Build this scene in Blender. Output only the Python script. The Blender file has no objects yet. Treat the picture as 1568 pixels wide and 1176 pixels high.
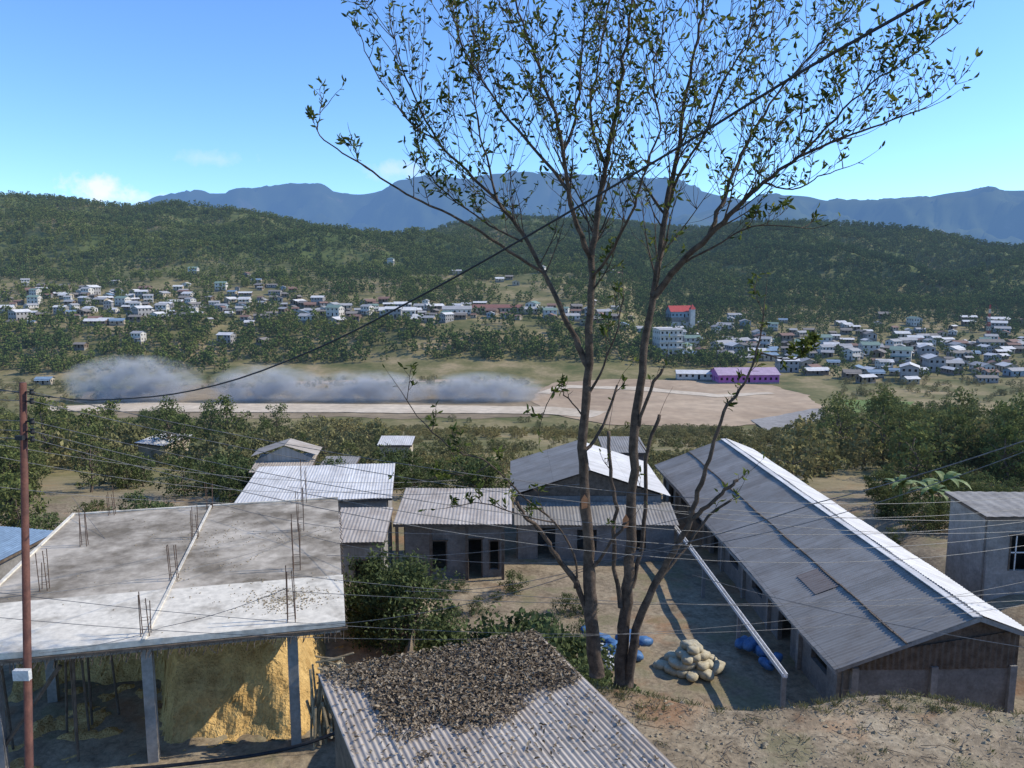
import bpy, math, random, bmesh
import numpy as np
from mathutils import Vector, Matrix
random.seed(7); rng=np.random.default_rng(7)
R=math.radians
scene=bpy.context.scene
# ------------------------------------------------------------------ pixel unprojection
PITCH=R(7.9); F=1207.0
def S(u,v,d):
    """pixel u,v unprojected through the camera (origin) -> world point at forward distance d"""
    x=(u-784)/F; w=(v-588)/F
    dy=math.cos(PITCH)-w*math.sin(PITCH); dz=-math.sin(PITCH)-w*math.cos(PITCH)
    return Vector((x/dy*d, d, dz/dy*d))
def G(u,v,z):
    p=S(u,v,1.0); k=z/p.z
    return Vector((p.x*k,k,z))
def sm(a,b,x):
    t=np.clip((x-a)/(b-a),0,1); return t*t*(3-2*t)
# ------------------------------------------------------------------ noise
def vnoise(x,y,seed):
    xi=np.floor(x).astype(np.int64); yi=np.floor(y).astype(np.int64); xf=x-xi; yf=y-yi
    def h(a,b):
        n=(a*374761393+b*668265263+seed*1442695041)&0xffffffff
        n=((n^(n>>13))*1274126177)&0xffffffff
        n=(n^(n>>16))&0xffff
        return n/65535.0
    u=xf*xf*(3-2*xf); v=yf*yf*(3-2*yf)
    return (h(xi,yi)*(1-u)+h(xi+1,yi)*u)*(1-v)+(h(xi,yi+1)*(1-u)+h(xi+1,yi+1)*u)*v
def fbm(x,y,scale,octv=4,seed=1):
    r=0;a=1;tot=0
    x=np.asarray(x,float)/scale; y=np.asarray(y,float)/scale
    for i in range(octv):
        r=r+a*(vnoise(x,y,seed+i)-.5); tot+=a; a*=.5; x=x*2.03+11.3; y=y*2.03+5.7
    return r/tot*2
# ------------------------------------------------------------------ materials
HAZE=(.16,.25,.40)  # emission colour of the painted aerial haze
def newmat(name):
    m=bpy.data.materials.new(name); m.use_nodes=True
    nt=m.node_tree; nt.nodes.clear()
    out=nt.nodes.new('ShaderNodeOutputMaterial')
    return m,nt,out
def N(nt,t,**k):
    n=nt.nodes.new(t)
    for a,b in k.items(): setattr(n,a,b)
    return n
def coords(nt,kind='Object'):
    if kind=='World':
        return N(nt,'ShaderNodeNewGeometry').outputs['Position']
    return N(nt,'ShaderNodeTexCoord').outputs[kind]
def noise(nt,vec,scale,detail=4,rough=.6):
    n=N(nt,'ShaderNodeTexNoise'); n.inputs['Scale'].default_value=scale; n.inputs['Detail'].default_value=detail
    n.inputs['Roughness'].default_value=rough; nt.links.new(vec,n.inputs['Vector']); return n.outputs['Fac']
def ramp(nt,fac,stops):
    r=N(nt,'ShaderNodeValToRGB'); e=r.color_ramp.elements
    while len(e)<len(stops): e.new(.5)
    for i,(p,c) in enumerate(stops):
        e[i].position=p; e[i].color=(*c,1) if len(c)==3 else c
    nt.links.new(fac,r.inputs['Fac']); return r.outputs['Color']
def mixc(nt,fac,a,b,mode='MIX'):
    m=N(nt,'ShaderNodeMix',data_type='RGBA',blend_type=mode)
    for s,v in ((m.inputs[0],fac),(m.inputs[6],a),(m.inputs[7],b)):
        if isinstance(v,(int,float)): s.default_value=v
        elif isinstance(v,tuple): s.default_value=(*v,1)
        else: nt.links.new(v,s)
    return m.outputs[2]
def mrange(nt,val,a,b,c=0,d=1):
    m=N(nt,'ShaderNodeMapRange'); nt.links.new(val,m.inputs[0])
    for i,x in enumerate((a,b,c,d)): m.inputs[i+1].default_value=x
    return m.outputs[0]
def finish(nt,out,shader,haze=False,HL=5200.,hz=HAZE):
    if haze:  # painted haze: blue emission mixed in with distance from the origin
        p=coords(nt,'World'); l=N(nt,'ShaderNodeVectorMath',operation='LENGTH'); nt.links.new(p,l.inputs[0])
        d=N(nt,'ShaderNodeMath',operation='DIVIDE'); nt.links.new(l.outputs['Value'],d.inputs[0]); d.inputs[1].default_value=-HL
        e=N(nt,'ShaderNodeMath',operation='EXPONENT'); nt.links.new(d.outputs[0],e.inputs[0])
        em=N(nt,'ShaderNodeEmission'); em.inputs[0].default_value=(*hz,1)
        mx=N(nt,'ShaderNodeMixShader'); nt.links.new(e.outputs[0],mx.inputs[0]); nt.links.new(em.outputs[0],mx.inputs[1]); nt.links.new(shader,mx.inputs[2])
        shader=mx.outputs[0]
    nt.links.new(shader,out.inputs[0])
def bsdf(nt,col,rough=.8,metal=0.,spec=.3,bump=None,bstr=.3,bdist=.02):
    b=N(nt,'ShaderNodeBsdfPrincipled')
    if isinstance(col,tuple): b.inputs['Base Color'].default_value=(*col,1)
    else: nt.links.new(col,b.inputs['Base Color'])
    b.inputs['Roughness'].default_value=rough; b.inputs['Metallic'].default_value=metal
    b.inputs['Specular IOR Level'].default_value=spec
    if bump is not None:
        bp=N(nt,'ShaderNodeBump'); bp.inputs['Strength'].default_value=bstr; bp.inputs['Distance'].default_value=bdist
        nt.links.new(bump,bp.inputs['Height']); nt.links.new(bp.outputs[0],b.inputs['Normal'])
    return b.outputs[0]
def simple(name,c1,c2,scale=2.,rough=.85,haze=False,kind='Object',bstr=.3,lo=.35,hi=.68,spec=.3,bdist=.02):
    m,nt,out=newmat(name); v=coords(nt,kind)
    n=noise(nt,v,scale,6,.65); n2=noise(nt,v,scale*7,3,.6)
    c=ramp(nt,n,[(lo,c1),(hi,c2)])
    c=mixc(nt,.5,c,ramp(nt,n2,[(.3,(.6,.6,.6)),(.7,(1.25,1.25,1.25))]),'MULTIPLY')
    finish(nt,out,bsdf(nt,c,rough,spec=spec,bump=n2,bstr=bstr,bdist=bdist),haze); return m
def foliage(name,dark,light,haze=True,warm=(.12,.10,.03),transl=.25,wamt=.35):
    m,nt,out=newmat(name)
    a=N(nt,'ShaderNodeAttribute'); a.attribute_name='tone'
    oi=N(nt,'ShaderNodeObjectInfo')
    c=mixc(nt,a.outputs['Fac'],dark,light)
    f=N(nt,'ShaderNodeMath',operation='MULTIPLY'); nt.links.new(oi.outputs['Random'],f.inputs[0]); f.inputs[1].default_value=wamt
    c=mixc(nt,f.outputs[0],c,warm)
    n=noise(nt,coords(nt,'World'),.012,2,.6)
    c=mixc(nt,1.,c,ramp(nt,n,[(.35,(.75,.85,.85)),(.65,(1.35,1.25,1.05))]),'MULTIPLY')
    if transl>0:
        b=N(nt,'ShaderNodeBsdfDiffuse'); nt.links.new(c,b.inputs[0])
        t=N(nt,'ShaderNodeBsdfTranslucent'); nt.links.new(c,t.inputs[0])
        mx=N(nt,'ShaderNodeMixShader'); mx.inputs[0].default_value=transl; nt.links.new(b.outputs[0],mx.inputs[1]); nt.links.new(t.outputs[0],mx.inputs[2]); sh=mx.outputs[0]
    else:
        b=N(nt,'ShaderNodeBsdfDiffuse'); nt.links.new(c,b.inputs[0]); sh=b.outputs[0]
    finish(nt,out,sh,haze); return m
def roofmat(name,c1,c2,stain=(.16,.12,.09),amt=.5,metal=.0,rough=.6,haze=False):
    m,nt,out=newmat(name); uv=coords(nt,'UV')
    br=N(nt,'ShaderNodeTexBrick'); nt.links.new(uv,br.inputs['Vector']); br.inputs['Scale'].default_value=1
    br.inputs['Brick Width'].default_value=.8; br.inputs['Row Height'].default_value=2.4; br.inputs['Mortar Size'].default_value=.006
    br.inputs['Color1'].default_value=(*c1,1); br.inputs['Color2'].default_value=(*c2,1); br.inputs['Mortar'].default_value=(c1[0]*.4,c1[1]*.4,c1[2]*.4,1)
    n=noise(nt,uv,.7,6,.7)
    mp=N(nt,'ShaderNodeMapping'); mp.inputs['Scale'].default_value=(6,.5,1); nt.links.new(uv,mp.inputs[0])
    n2=noise(nt,mp.outputs[0],1.2,5,.7)
    c=mixc(nt,mrange(nt,n,.45,.72,0,amt),br.outputs['Color'],stain)
    c=mixc(nt,.7,c,ramp(nt,n2,[(.3,(.62,.60,.56)),(.7,(1.15,1.15,1.15))]),'MULTIPLY')
    finish(nt,out,bsdf(nt,c,rough,metal,.3),haze); return m
# ------------------------------------------------------------------ mesh builder
class MB:
    def __init__(s): s.v=[];s.f=[];s.m=[];s.uv=[]
    def poly(s,pts,m=0,uv=None):
        b=len(s.v); s.v+= [tuple(p) for p in pts]; s.f.append(tuple(range(b,b+len(pts)))); s.m.append(m)
        s.uv+= uv if uv else [(p[0],p[1]) for p in pts]
    def box(s,x0,x1,y0,y1,z0,z1,m=0):
        s.obox(Vector((0,0,0)),Vector((1,0,0)),Vector((0,1,0)),x0,x1,y0,y1,z0,z1,m)
    def obox(s,o,ax,ay,x0,x1,y0,y1,z0,z1,m=0):
        P=lambda x,y,z:(o+ax*x+ay*y+Vector((0,0,z)))
        c=[P(x,y,z) for z in(z0,z1) for y in(y0,y1) for x in(x0,x1)]
        for q in((0,2,3,1),(4,5,7,6),(0,1,5,4),(2,6,7,3),(0,4,6,2),(1,3,7,5)):
            pts=[c[i] for i in q]; s.poly(pts,m,[(p[0]+p[1],p[2]) for p in pts])
    def prism(s,p,q,w,h,m=0):
        """beam from p to q"""
        p=Vector(p);q=Vector(q);d=(q-p).normalized(); r=Vector((0,0,1)) if abs(d.z)<.9 else Vector((0,1,0))
        a=d.cross(r).normalized()*w/2; b=a.cross(d).normalized()*h/2
        c=[p-a-b,p+a-b,p+a+b,p-a+b,q-a-b,q+a-b,q+a+b,q-a+b]
        for f in((0,3,2,1),(4,5,6,7),(0,1,5,4),(1,2,6,5),(2,3,7,6),(3,0,4,7)): s.poly([c[i] for i in f],m)
    def tube(s,pts,rad,n=6,m=0):
        pts=[Vector(p) for p in pts]; k=len(pts)
        if not hasattr(rad,'__len__'): rad=[rad]*k
        b0=len(s.v); ref=Vector((.31,.2,.93))
        d0=(pts[-1]-pts[0]).normalized()
        if abs(d0.dot(ref.normalized()))>.9: ref=Vector((.9,.3,.1))
        for i,p in enumerate(pts):
            d=(pts[min(i+1,k-1)]-pts[max(i-1,0)]).normalized()
            a=d.cross(ref).normalized(); b=d.cross(a)
            for j in range(n):
                t=2*math.pi*j/n; s.v.append(tuple(p+(a*math.cos(t)+b*math.sin(t))*rad[i]))
        for i in range(k-1):
            for j in range(n):
                q=(b0+i*n+j,b0+i*n+(j+1)%n,b0+(i+1)*n+(j+1)%n,b0+(i+1)*n+j)
                s.f.append(q); s.m.append(m); s.uv+=[(0,0)]*4
        for i in (0,k-1):
            s.f.append(tuple(b0+i*n+j for j in range(n))); s.m.append(m); s.uv+=[(0,0)]*n
    def wall(s,p,q,z0,z1,th,ops=(),m=0):
        p=Vector((p[0],p[1],0));q=Vector((q[0],q[1],0)); L=(q-p).length; ax=(q-p).normalized(); ay=Vector((-ax.y,ax.x,0))
        xs=sorted({0,L,*[o[0] for o in ops],*[o[1] for o in ops]}); zs=sorted({z0,z1,*[o[2] for o in ops],*[o[3] for o in ops]})
        for i in range(len(xs)-1):
            for j in range(len(zs)-1):
                cx=(xs[i]+xs[i+1])/2; cz=(zs[j]+zs[j+1])/2
                if any(o[0]<cx<o[1] and o[2]<cz<o[3] for o in ops): continue
                s.obox(p,ax,ay,xs[i],xs[i+1],-th/2,th/2,zs[j],zs[j+1],m)
    def sheet(s,a,b,c,d,period=.2,amp=.03,m=0,rows=1,th=0,jag=0):
        """corrugated sheet; ribs run a->d and b->c; a->b is across"""
        a,b,c,d=map(Vector,(a,b,c,d)); W=(b-a).length; L=(d-a).length; nx=max(4,int(W/period*5))
        nrm=(b-a).cross(d-a).normalized()
        if nrm.z<0:nrm=-nrm
        b0=len(s.v); dr=(d-a).normalized()
        pidx=int(.8/period*5)
        for j in range(rows+1):
            t=j/rows
            for i in range(nx+1):
                u=i/nx; p=(a*(1-u)+b*u)*(1-t)+(d*(1-u)+c*u)*t
                p=p+nrm*(amp*math.sin(u*W/period*2*math.pi)+.012*math.sin((i//pidx)*7.3+j))
                if jag and j==rows: p=p+dr*(math.sin((i//pidx)*12.9898)*jag)
                s.v.append(tuple(p))
        for j in range(rows):
            for i in range(nx):
                q=(b0+j*(nx+1)+i,b0+j*(nx+1)+i+1,b0+(j+1)*(nx+1)+i+1,b0+(j+1)*(nx+1)+i)
                s.f.append(q); s.m.append(m)
                s.uv+=[(i/nx*W,j/rows*L),((i+1)/nx*W,j/rows*L),((i+1)/nx*W,(j+1)/rows*L),(i/nx*W,(j+1)/rows*L)]
    def build(s,name,mats,parent=None,smooth=False,mat4=None,link=True):
        me=bpy.data.meshes.new(name); me.from_pydata(s.v,[],s.f); 
        for x in (mats if isinstance(mats,(list,tuple)) else [mats]): me.materials.append(x)
        me.polygons.foreach_set('material_index',s.m)
        uvl=me.uv_layers.new(name='UVMap'); uvl.data.foreach_set('uv',np.array(s.uv,dtype=np.float32).ravel())
        if smooth: me.polygons.foreach_set('use_smooth',[True]*len(s.f))
        me.update()
        return add(name,me,parent,mat4,link)
def add(name,me,parent=None,mat4=None,link=True):
    o=bpy.data.objects.new(name,me)
    if link: scene.collection.objects.link(o)
    if mat4 is not None and parent is None: o.matrix_world=mat4
    if parent: o.parent=parent
    return o
def empty(name,loc=(0,0,0),rz=0):
    o=bpy.data.objects.new(name,None); scene.collection.objects.link(o); o.location=loc; o.rotation_euler=(0,0,rz); o.empty_display_size=.5; return o
# ------------------------------------------------------------------ terrain height
rpx=[-400,0,60,150,230,330,400,470,550,620,690,760,900,1000,1100,1200,1300,1400,1450,1520,1568,2000]
rpy=[310,299,296,308,318,321,328,338,357,364,350,343,338,343,347,340,338,348,357,371,374,350]
rT=[(u-784)*.000822 for u in rpx]; rH=[(420-v)*.00081 for v in rpy]
def terr(X,Y):
    X=np.asarray(X,float);Y=np.asarray(Y,float)
    t=X/np.maximum(Y,60)
    sR=sm(-3.9,-2.6,X)
    A=-12.6+2.1*sR
    e=31+(18.6+.5*np.sin(X*.8)-.06*X-31)*sR
    C=-14.4+1.2*sm(17,21,X)
    Zn=A+(C-A)*sm(e,e+3.2,Y)+.06*fbm(X,Y,1.3,4,3)+.12*fbm(X,Y,4,2,5)+.45*sm(8,14,X)*(1-sm(16,19,Y))*fbm(X,Y,3,3,8)
    Fp=np.interp(Y,[50,70,100,150,200,232,350],[-14.6,-17.5,-23,-31,-41,-46,-46])+.9*fbm(X,Y,25,4,9)*sm(50,80,Y)*(1-sm(205,228,Y))
    Z=Zn+(Fp-Zn)*sm(40,55,Y)
    L=np.interp(Y,[345,375,420,480,560,620],[-46,-41,-28,-20,-9,0])
    Rr=np.interp(Y,[345,480,540,620],[-46,-41,-34,-22])
    wl=1-sm(.10,.24,t)
    B=Rr+(L-Rr)*wl
    B=B+(3.0*fbm(X,Y,45,4,13))*sm(350,385,Y)
    Yr=np.interp(t,[-.7,-.3,-.13,0,.18,.3,.66],[950,980,1150,1400,1350,1050,950])
    Zr=np.interp(t,rT,rH)*Yr-5
    s=np.clip((Y-620)/(Yr-620),0,1)
    hill=B+(Zr-B)*(s**1.1)
    nz=fbm(X,Y,150,5,21); rid=1-2*np.abs(fbm(X,Y,210,4,31))
    hill=hill+(nz*36+rid*26-13)*np.sin(np.pi*s)**.8*(Y>620)+ fbm(X,Y,60,3,41)*2*(s>.9)
    hill=np.where(Y>Yr,hill-(Y-Yr)*.25,hill); hill=np.maximum(hill,-60)
    return np.where(Y>345,np.where(Y>620,hill,B),Z)
def terrain():
    ys=np.concatenate([np.linspace(-40,8,10),np.arange(8.5,22,.14),np.arange(22,60,.33),np.geomspace(60,345,150)[1:],np.geomspace(345,2600,330)[1:]])
    ts=np.linspace(-1.25,1.25,460)
    Yg,Tg=np.meshgrid(ys,ts,indexing='ij'); Xg=Tg*(np.maximum(Yg,0)+14)
    Zg=terr(Xg,Yg)+.045*fbm(Xg,Yg,.35,3,66)*(Yg<25)
    n,m=Yg.shape; v=np.stack([Xg,Yg,Zg],-1).reshape(-1,3)
    i=np.arange(n-1)[:,None]*m+np.arange(m-1)[None,:]
    f=np.stack([i,i+1,i+m+1,i+m],-1).reshape(-1,4)
    me=bpy.data.meshes.new('ground'); me.vertices.add(len(v)); me.vertices.foreach_set('co',v.ravel())
    me.loops.add(f.size); me.loops.foreach_set('vertex_index',f.ravel().astype(np.int32))
    me.polygons.add(len(f)); me.polygons.foreach_set('loop_start',np.arange(0,f.size,4,dtype=np.int32)); me.polygons.foreach_set('loop_total',np.full(len(f),4,dtype=np.int32))
    me.update(); me.validate(); me.polygons.foreach_set('use_smooth',[True]*len(f))
    return me
m,nt,out=newmat('ground_earth'); p=coords(nt,'World')
sx=N(nt,'ShaderNodeSeparateXYZ'); nt.links.new(p,sx.inputs[0]); Yv=sx.outputs[1]
nA=noise(nt,p,.9,8,.7); nB=noise(nt,p,6,5,.7); nC=noise(nt,p,.05,7,.65); nD=noise(nt,p,.011,6,.6)
near=ramp(nt,nA,[(.3,(.14,.108,.072)),(.5,(.28,.22,.145)),(.7,(.42,.345,.235))])
near=mixc(nt,.8,near,ramp(nt,nB,[(.3,(.5,.5,.5)),(.7,(1.3,1.3,1.3))]),'MULTIPLY')
near=mixc(nt,mrange(nt,noise(nt,p,.3,4,.6),.56,.68,0,.6),near,(.30,.15,.07))
near=mixc(nt,mrange(nt,noise(nt,p,.45,5,.6),.54,.64,0,.6),near,(.12,.115,.05))
field=ramp(nt,nC,[(.34,(.09,.10,.035)),(.5,(.19,.165,.075)),(.66,(.33,.255,.15))])
field=mixc(nt,.6,field,ramp(nt,noise(nt,p,.5,5,.7),[(.3,(.55,.6,.5)),(.7,(1.25,1.2,1.1))]),'MULTIPLY')
hillc=ramp(nt,nD,[(.40,(.055,.08,.025)),(.55,(.10,.12,.04)),(.70,(.22,.165,.09))])
hillc=mixc(nt,.7,hillc,ramp(nt,nC,[(.35,(.6,.65,.6)),(.65,(1.4,1.35,1.2))]),'MULTIPLY')
c=mixc(nt,mrange(nt,Yv,48,64),near,field); c=mixc(nt,mrange(nt,Yv,560,700),c,hillc)
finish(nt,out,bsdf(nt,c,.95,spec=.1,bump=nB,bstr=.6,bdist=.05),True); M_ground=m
me=terrain(); me.materials.append(M_ground); add('ground',me)
# distant mountains
def mountain(name,Yd,prof,depth,seed,amp,col,HL):
    us=[a for a,b in prof]; vs=[b for a,b in prof]
    tt=np.linspace(-1.0,1.0,420); ridge=np.interp(tt,[(u-784)*.000815 for u in us],[(420-v)*.00081 for v in vs])*Yd
    ker=np.hanning(9); ker/=ker.sum(); ridge=np.convolve(np.pad(ridge,4,'edge'),ker,'valid')
    n=70; V=[]
    for j in range(n):
        q=j/(n-1)
        w=np.sin(np.pi*min(q/1.2,1)) if q<.6 else np.sin(np.pi*.5+ (q-.6)/.4*np.pi*.5)
        yy=Yd-depth*(.6-q)
        X=tt*yy; rg=1-2*np.abs(fbm(X,np.full_like(X,yy),Yd*.085,5,seed))
        env=math.sin(math.pi*min(q/.6,1))*.9 if q<.6 else 0
        z=(ridge+150)*w-150+(rg-.75)*amp*env+fbm(X,np.full_like(X,yy),Yd*.03,3,seed+5)*Yd*.0009
        V.append(np.stack([X,np.full_like(X,yy),z],-1))
    V=np.concatenate(V); mm=len(tt)
    Fc=[(j*mm+i,j*mm+i+1,(j+1)*mm+i+1,(j+1)*mm+i) for j in range(n-1) for i in range(mm-1)]
    me=bpy.data.meshes.new(name); me.from_pydata(V.tolist(),[],Fc); me.polygons.foreach_set('use_smooth',[True]*len(Fc))
    mt,nt,out=newmat(name+'_slope'); p=coords(nt,'World')
    c=ramp(nt,noise(nt,p,14./Yd,7,.65),[(.38,col),(.6,(col[0]*2.,col[1]*1.7,col[2]*1.5)),(.7,(.36,.28,.19))])
    finish(nt,out,bsdf(nt,c,.95,spec=.05),True,HL,(.125,.25,.51)); me.materials.append(mt); add(name,me)  # haze painted as bluer emission on the mountain slopes
mountain('distant_mountain_range',9500,[(-200,335),(100,330),(215,318),(240,308),(270,301),(330,297),(390,296),(430,291),(480,287),(530,297),(560,298),(600,289),(640,279),(660,274),(690,274),(720,281),(760,272),(780,266),(850,272),(950,279),(1020,279),(1100,300),(1230,330),(1300,340),(1800,340)],5000,51,420,(.06,.09,.04),4700)
mountain('distant_mountain_ridge',5200,[(-200,400),(900,380),(1000,350),(1080,322),(1150,306),(1200,299),(1235,300),(1262,309),(1330,312),(1390,307),(1440,297),(1500,292),(1568,293),(1800,300)],2400,71,230,(.07,.10,.045),4000)
# ------------------------------------------------------------------ foliage models
M_bark=simple('bark',(.10,.075,.055),(.2,.16,.12),6,.9,bstr=.6)
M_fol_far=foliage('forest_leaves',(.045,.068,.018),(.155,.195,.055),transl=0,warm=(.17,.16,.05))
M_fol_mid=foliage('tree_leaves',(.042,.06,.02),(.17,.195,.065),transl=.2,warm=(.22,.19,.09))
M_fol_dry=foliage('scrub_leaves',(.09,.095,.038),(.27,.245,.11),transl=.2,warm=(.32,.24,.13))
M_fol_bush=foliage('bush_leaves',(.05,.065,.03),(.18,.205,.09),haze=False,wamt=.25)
def leafcloud(C,rad,per,size,seed,flat=.75,asp=.6):
    r=np.random.default_rng(seed); nC=len(C)
    idx=np.repeat(np.arange(nC),per)
    d=r.normal(size=(nC*per,3)); d/=np.linalg.norm(d,axis=1)[:,None]
    rr=rad[idx]*(r.random(nC*per)**.45); P=C[idx]+d*rr[:,None]*np.array([1,1,flat])
    a=r.normal(size=P.shape); a/=np.linalg.norm(a,axis=1)[:,None]; b=np.cross(a,r.normal(size=P.shape)); b/=np.linalg.norm(b,axis=1)[:,None]
    s=size*(.6+.8*r.random(len(P)))[:,None]
    V=np.stack([P-a*s,P+b*s*asp,P+a*s,P-b*s*asp],1).reshape(-1,3)
    tc=r.random(nC)
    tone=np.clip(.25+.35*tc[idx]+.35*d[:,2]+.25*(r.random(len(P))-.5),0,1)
    return V,np.repeat(tone,4)
def model(name,coll,wood,V,tone,mleaf):
    v=[tuple(x) for x in wood.v]; f=list(wood.f); nb=len(v); k=len(V)//4
    v+=V.tolist(); f+=[(nb+4*i,nb+4*i+1,nb+4*i+2,nb+4*i+3) for i in range(k)]
    me=bpy.data.meshes.new(name); me.from_pydata(v,[],f); me.materials.append(M_bark); me.materials.append(mleaf)
    me.polygons.foreach_set('material_index',[0]*len(wood.f)+[1]*k)
    at=me.attributes.new('tone','FLOAT','POINT'); at.data.foreach_set('value',np.concatenate([np.zeros(nb),tone]).astype(np.float32))
    o=bpy.data.objects.new(name,me); coll.objects.link(o)
def mk_tree(name,coll,h,cr,ncl,per,size,seed,mleaf,base=.3,limbs=6,shape='round'):
    r=random.Random(seed); w=MB()
    tp=[Vector((0,0,-.5))]; 
    for i in range(1,6): tp.append(Vector((r.uniform(-.05,.05)*h,r.uniform(-.05,.05)*h,h*.82*i/5)))
    w.tube(tp,[h*.024*(1-.15*i) for i in range(6)],5)
    C=[];rad=[]
    for i in range(ncl):
        q=(i+.5)/ncl; z=h*(base+(1-base)*q)
        if shape=='tall': rr=cr*math.sin(math.pi*min(.95,(.15+q*.8)))*r.uniform(.2,1)
        else: rr=cr*(math.sin(math.pi*(.12+.8*q))**.6)*r.uniform(.35,1.05)
        a=i*2.4+r.uniform(-.5,.5); c=Vector((rr*math.cos(a),rr*math.sin(a),z+r.uniform(-.05,.05)*h)); C.append(tuple(c)); rad.append(cr*r.uniform(.22,.48))
        if i<limbs*2 and limbs:
            s0=tp[min(4,1+int(q*4))]; w.tube([s0,(s0+c)/2+Vector((0,0,.04*h)),c],[h*.009,h*.006,h*.003],4)
    V,t=leafcloud(np.array(C),np.array(rad),per,size,seed)
    model(name,coll,w,V,t,mleaf)
cF=bpy.data.collections.new('forest_tree_models'); cM=bpy.data.collections.new('valley_tree_models'); cB=bpy.data.collections.new('bush_models'); cS=bpy.data.collections.new('scrub_models')
for i in range(4): mk_tree('forest_tree_%d'%i,cF,7+i*.6,2.8,9,13,.66,100+i,M_fol_far,base=.2,limbs=0)
for i in range(5): mk_tree('valley_tree_%d'%i,cM,[7,9,8,6,10][i],[3,3.2,3.8,2.6,2.8][i],26,54,.19,200+i,M_fol_mid,base=.12,limbs=10,shape='tall' if i in(1,4) else 'round')
for i in range(4): mk_tree('bush_%d'%i,cB,2.0,1.15,24,75,.06,300+i,M_fol_bush,base=.08,limbs=8)
for i in range(4): mk_tree('scrub_%d'%i,cS,2.6,1.7,14,36,.16,400+i,M_fol_dry,base=.05,limbs=5)
def gn(coll):
    g=bpy.data.node_groups.new('scatter_'+coll.name,'GeometryNodeTree')
    g.interface.new_socket('Geometry',in_out='INPUT',socket_type='NodeSocketGeometry'); g.interface.new_socket('Geometry',in_out='OUTPUT',socket_type='NodeSocketGeometry')
    gi=g.nodes.new('NodeGroupInput'); go=g.nodes.new('NodeGroupOutput'); ci=g.nodes.new('GeometryNodeCollectionInfo'); ci.inputs['Collection'].default_value=coll
    ci.inputs['Separate Children'].default_value=True; ci.inputs['Reset Children'].default_value=True
    ip=g.nodes.new('GeometryNodeInstanceOnPoints'); ip.inputs['Pick Instance'].default_value=True
    def na(n,t):
        a=g.nodes.new('GeometryNodeInputNamedAttribute'); a.data_type=t; a.inputs['Name'].default_value=n; return a.outputs['Attribute']
    cx=g.nodes.new('ShaderNodeCombineXYZ'); g.links.new(na('rz','FLOAT'),cx.inputs[2])
    g.links.new(gi.outputs[0],ip.inputs['Points']); g.links.new(ci.outputs[0],ip.inputs['Instance']); g.links.new(na('idx','INT'),ip.inputs['Instance Index'])
    g.links.new(cx.outputs[0],ip.inputs['Rotation']); g.links.new(na('sc','FLOAT'),ip.inputs['Scale']); g.links.new(ip.outputs[0],go.inputs[0])
    return g
GN={}
def scatter(name,coll,P,sc):
    P=np.asarray(P,float); n=len(P)
    if n==0: return
    me=bpy.data.meshes.new(name); me.from_pydata(P.tolist(),[],[])
    for nm,ty,val in(('rz','FLOAT',rng.random(n)*6.28),('sc','FLOAT',np.asarray(sc)),('idx','INT',rng.integers(0,len(coll.objects),n))):
        a=me.attributes.new(nm,ty,'POINT'); a.data.foreach_set('value',val.astype(np.float32 if ty=='FLOAT' else np.int32))
    o=add(name,me); md=o.modifiers.new('scatter','NODES')
    if coll.name not in GN: GN[coll.name]=gn(coll)
    md.node_group=GN[coll.name]; return o
# ------------------------------------------------------------------ airstrip & earthworks
M_sand=simple('graded_sand',(.31,.215,.13),(.47,.35,.23),.03,.95,True,'World',.2)
M_pale=simple('airstrip_surface',(.46,.37,.26),(.62,.52,.39),.05,.95,True,'World',.2)
M_gravel=simple('gravel',(.23,.21,.19),(.34,.32,.29),.1,.95,True,'World',.2)
M_grass=simple('green_field',(.10,.16,.03),(.17,.21,.05),.08,.95,True,'World',.2)
M_brown=simple('bare_soil',(.19,.14,.08),(.31,.235,.145),.05,.95,True,'World',.2)
def patch(name,pts,z,mat,jit=.9):
    b=MB(); P=[G(u,v,z) for u,v in pts]; out=[]
    k=len(P)
    for i in range(k):
        a=P[i];c=P[(i+1)%k]; seg=max(1,int((c-a).length/3)); nrm=Vector((-(c-a).y,(c-a).x,0)).normalized()
        for j in range(seg):
            q=a.lerp(c,j/seg); out.append(q+nrm*(random.uniform(-.4,.4)*jit+2.2*jit*float(fbm(q.x,q.y,12,3,17))))
    b.poly(out,0); return b.build(name,mat)
Z0=-46+.1
patch('earthworks',[(812,604),(850,586),(960,580),(1060,583),(1180,590),(1240,605),(1262,628),(1248,642),(1160,650),(1060,657),(990,652),(930,650),(880,640),(838,634)],Z0+.1,M_sand,1.3)
patch('bare_soil_field',[(130,600),(330,586),(520,588),(840,594),(852,610),(846,640),(600,640),(300,640),(110,640)],Z0-.02,M_brown,2.)
patch('airstrip',[(60,623),(210,616),(420,618),(600,619),(850,623),(930,630),(905,639),(840,634),(600,632),(400,631),(200,630),(60,629)],Z0+.2,M_pale,.5)
patch('haul_road',[(820,601),(860,590),(980,592),(1100,604),(1180,600),(1190,603),(1100,608),(960,596),(870,594),(840,604)],Z0+.22,M_pale)
patch('gravel_yard',[(1150,643),(1255,625),(1262,640),(1240,655),(1170,660)],Z0+.26,M_gravel)
patch('sand_track',[(440,584),(620,580),(840,577),(850,580),(700,584),(450,587)],Z0,M_sand)
patch('green_field',[(1290,612),(1400,615),(1400,630),(1310,632)],Z0+.05,M_grass)
patch('green_field',[(500,574),(900,570),(1000,573),(860,576),(520,580)],Z0+.02,M_grass)
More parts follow.
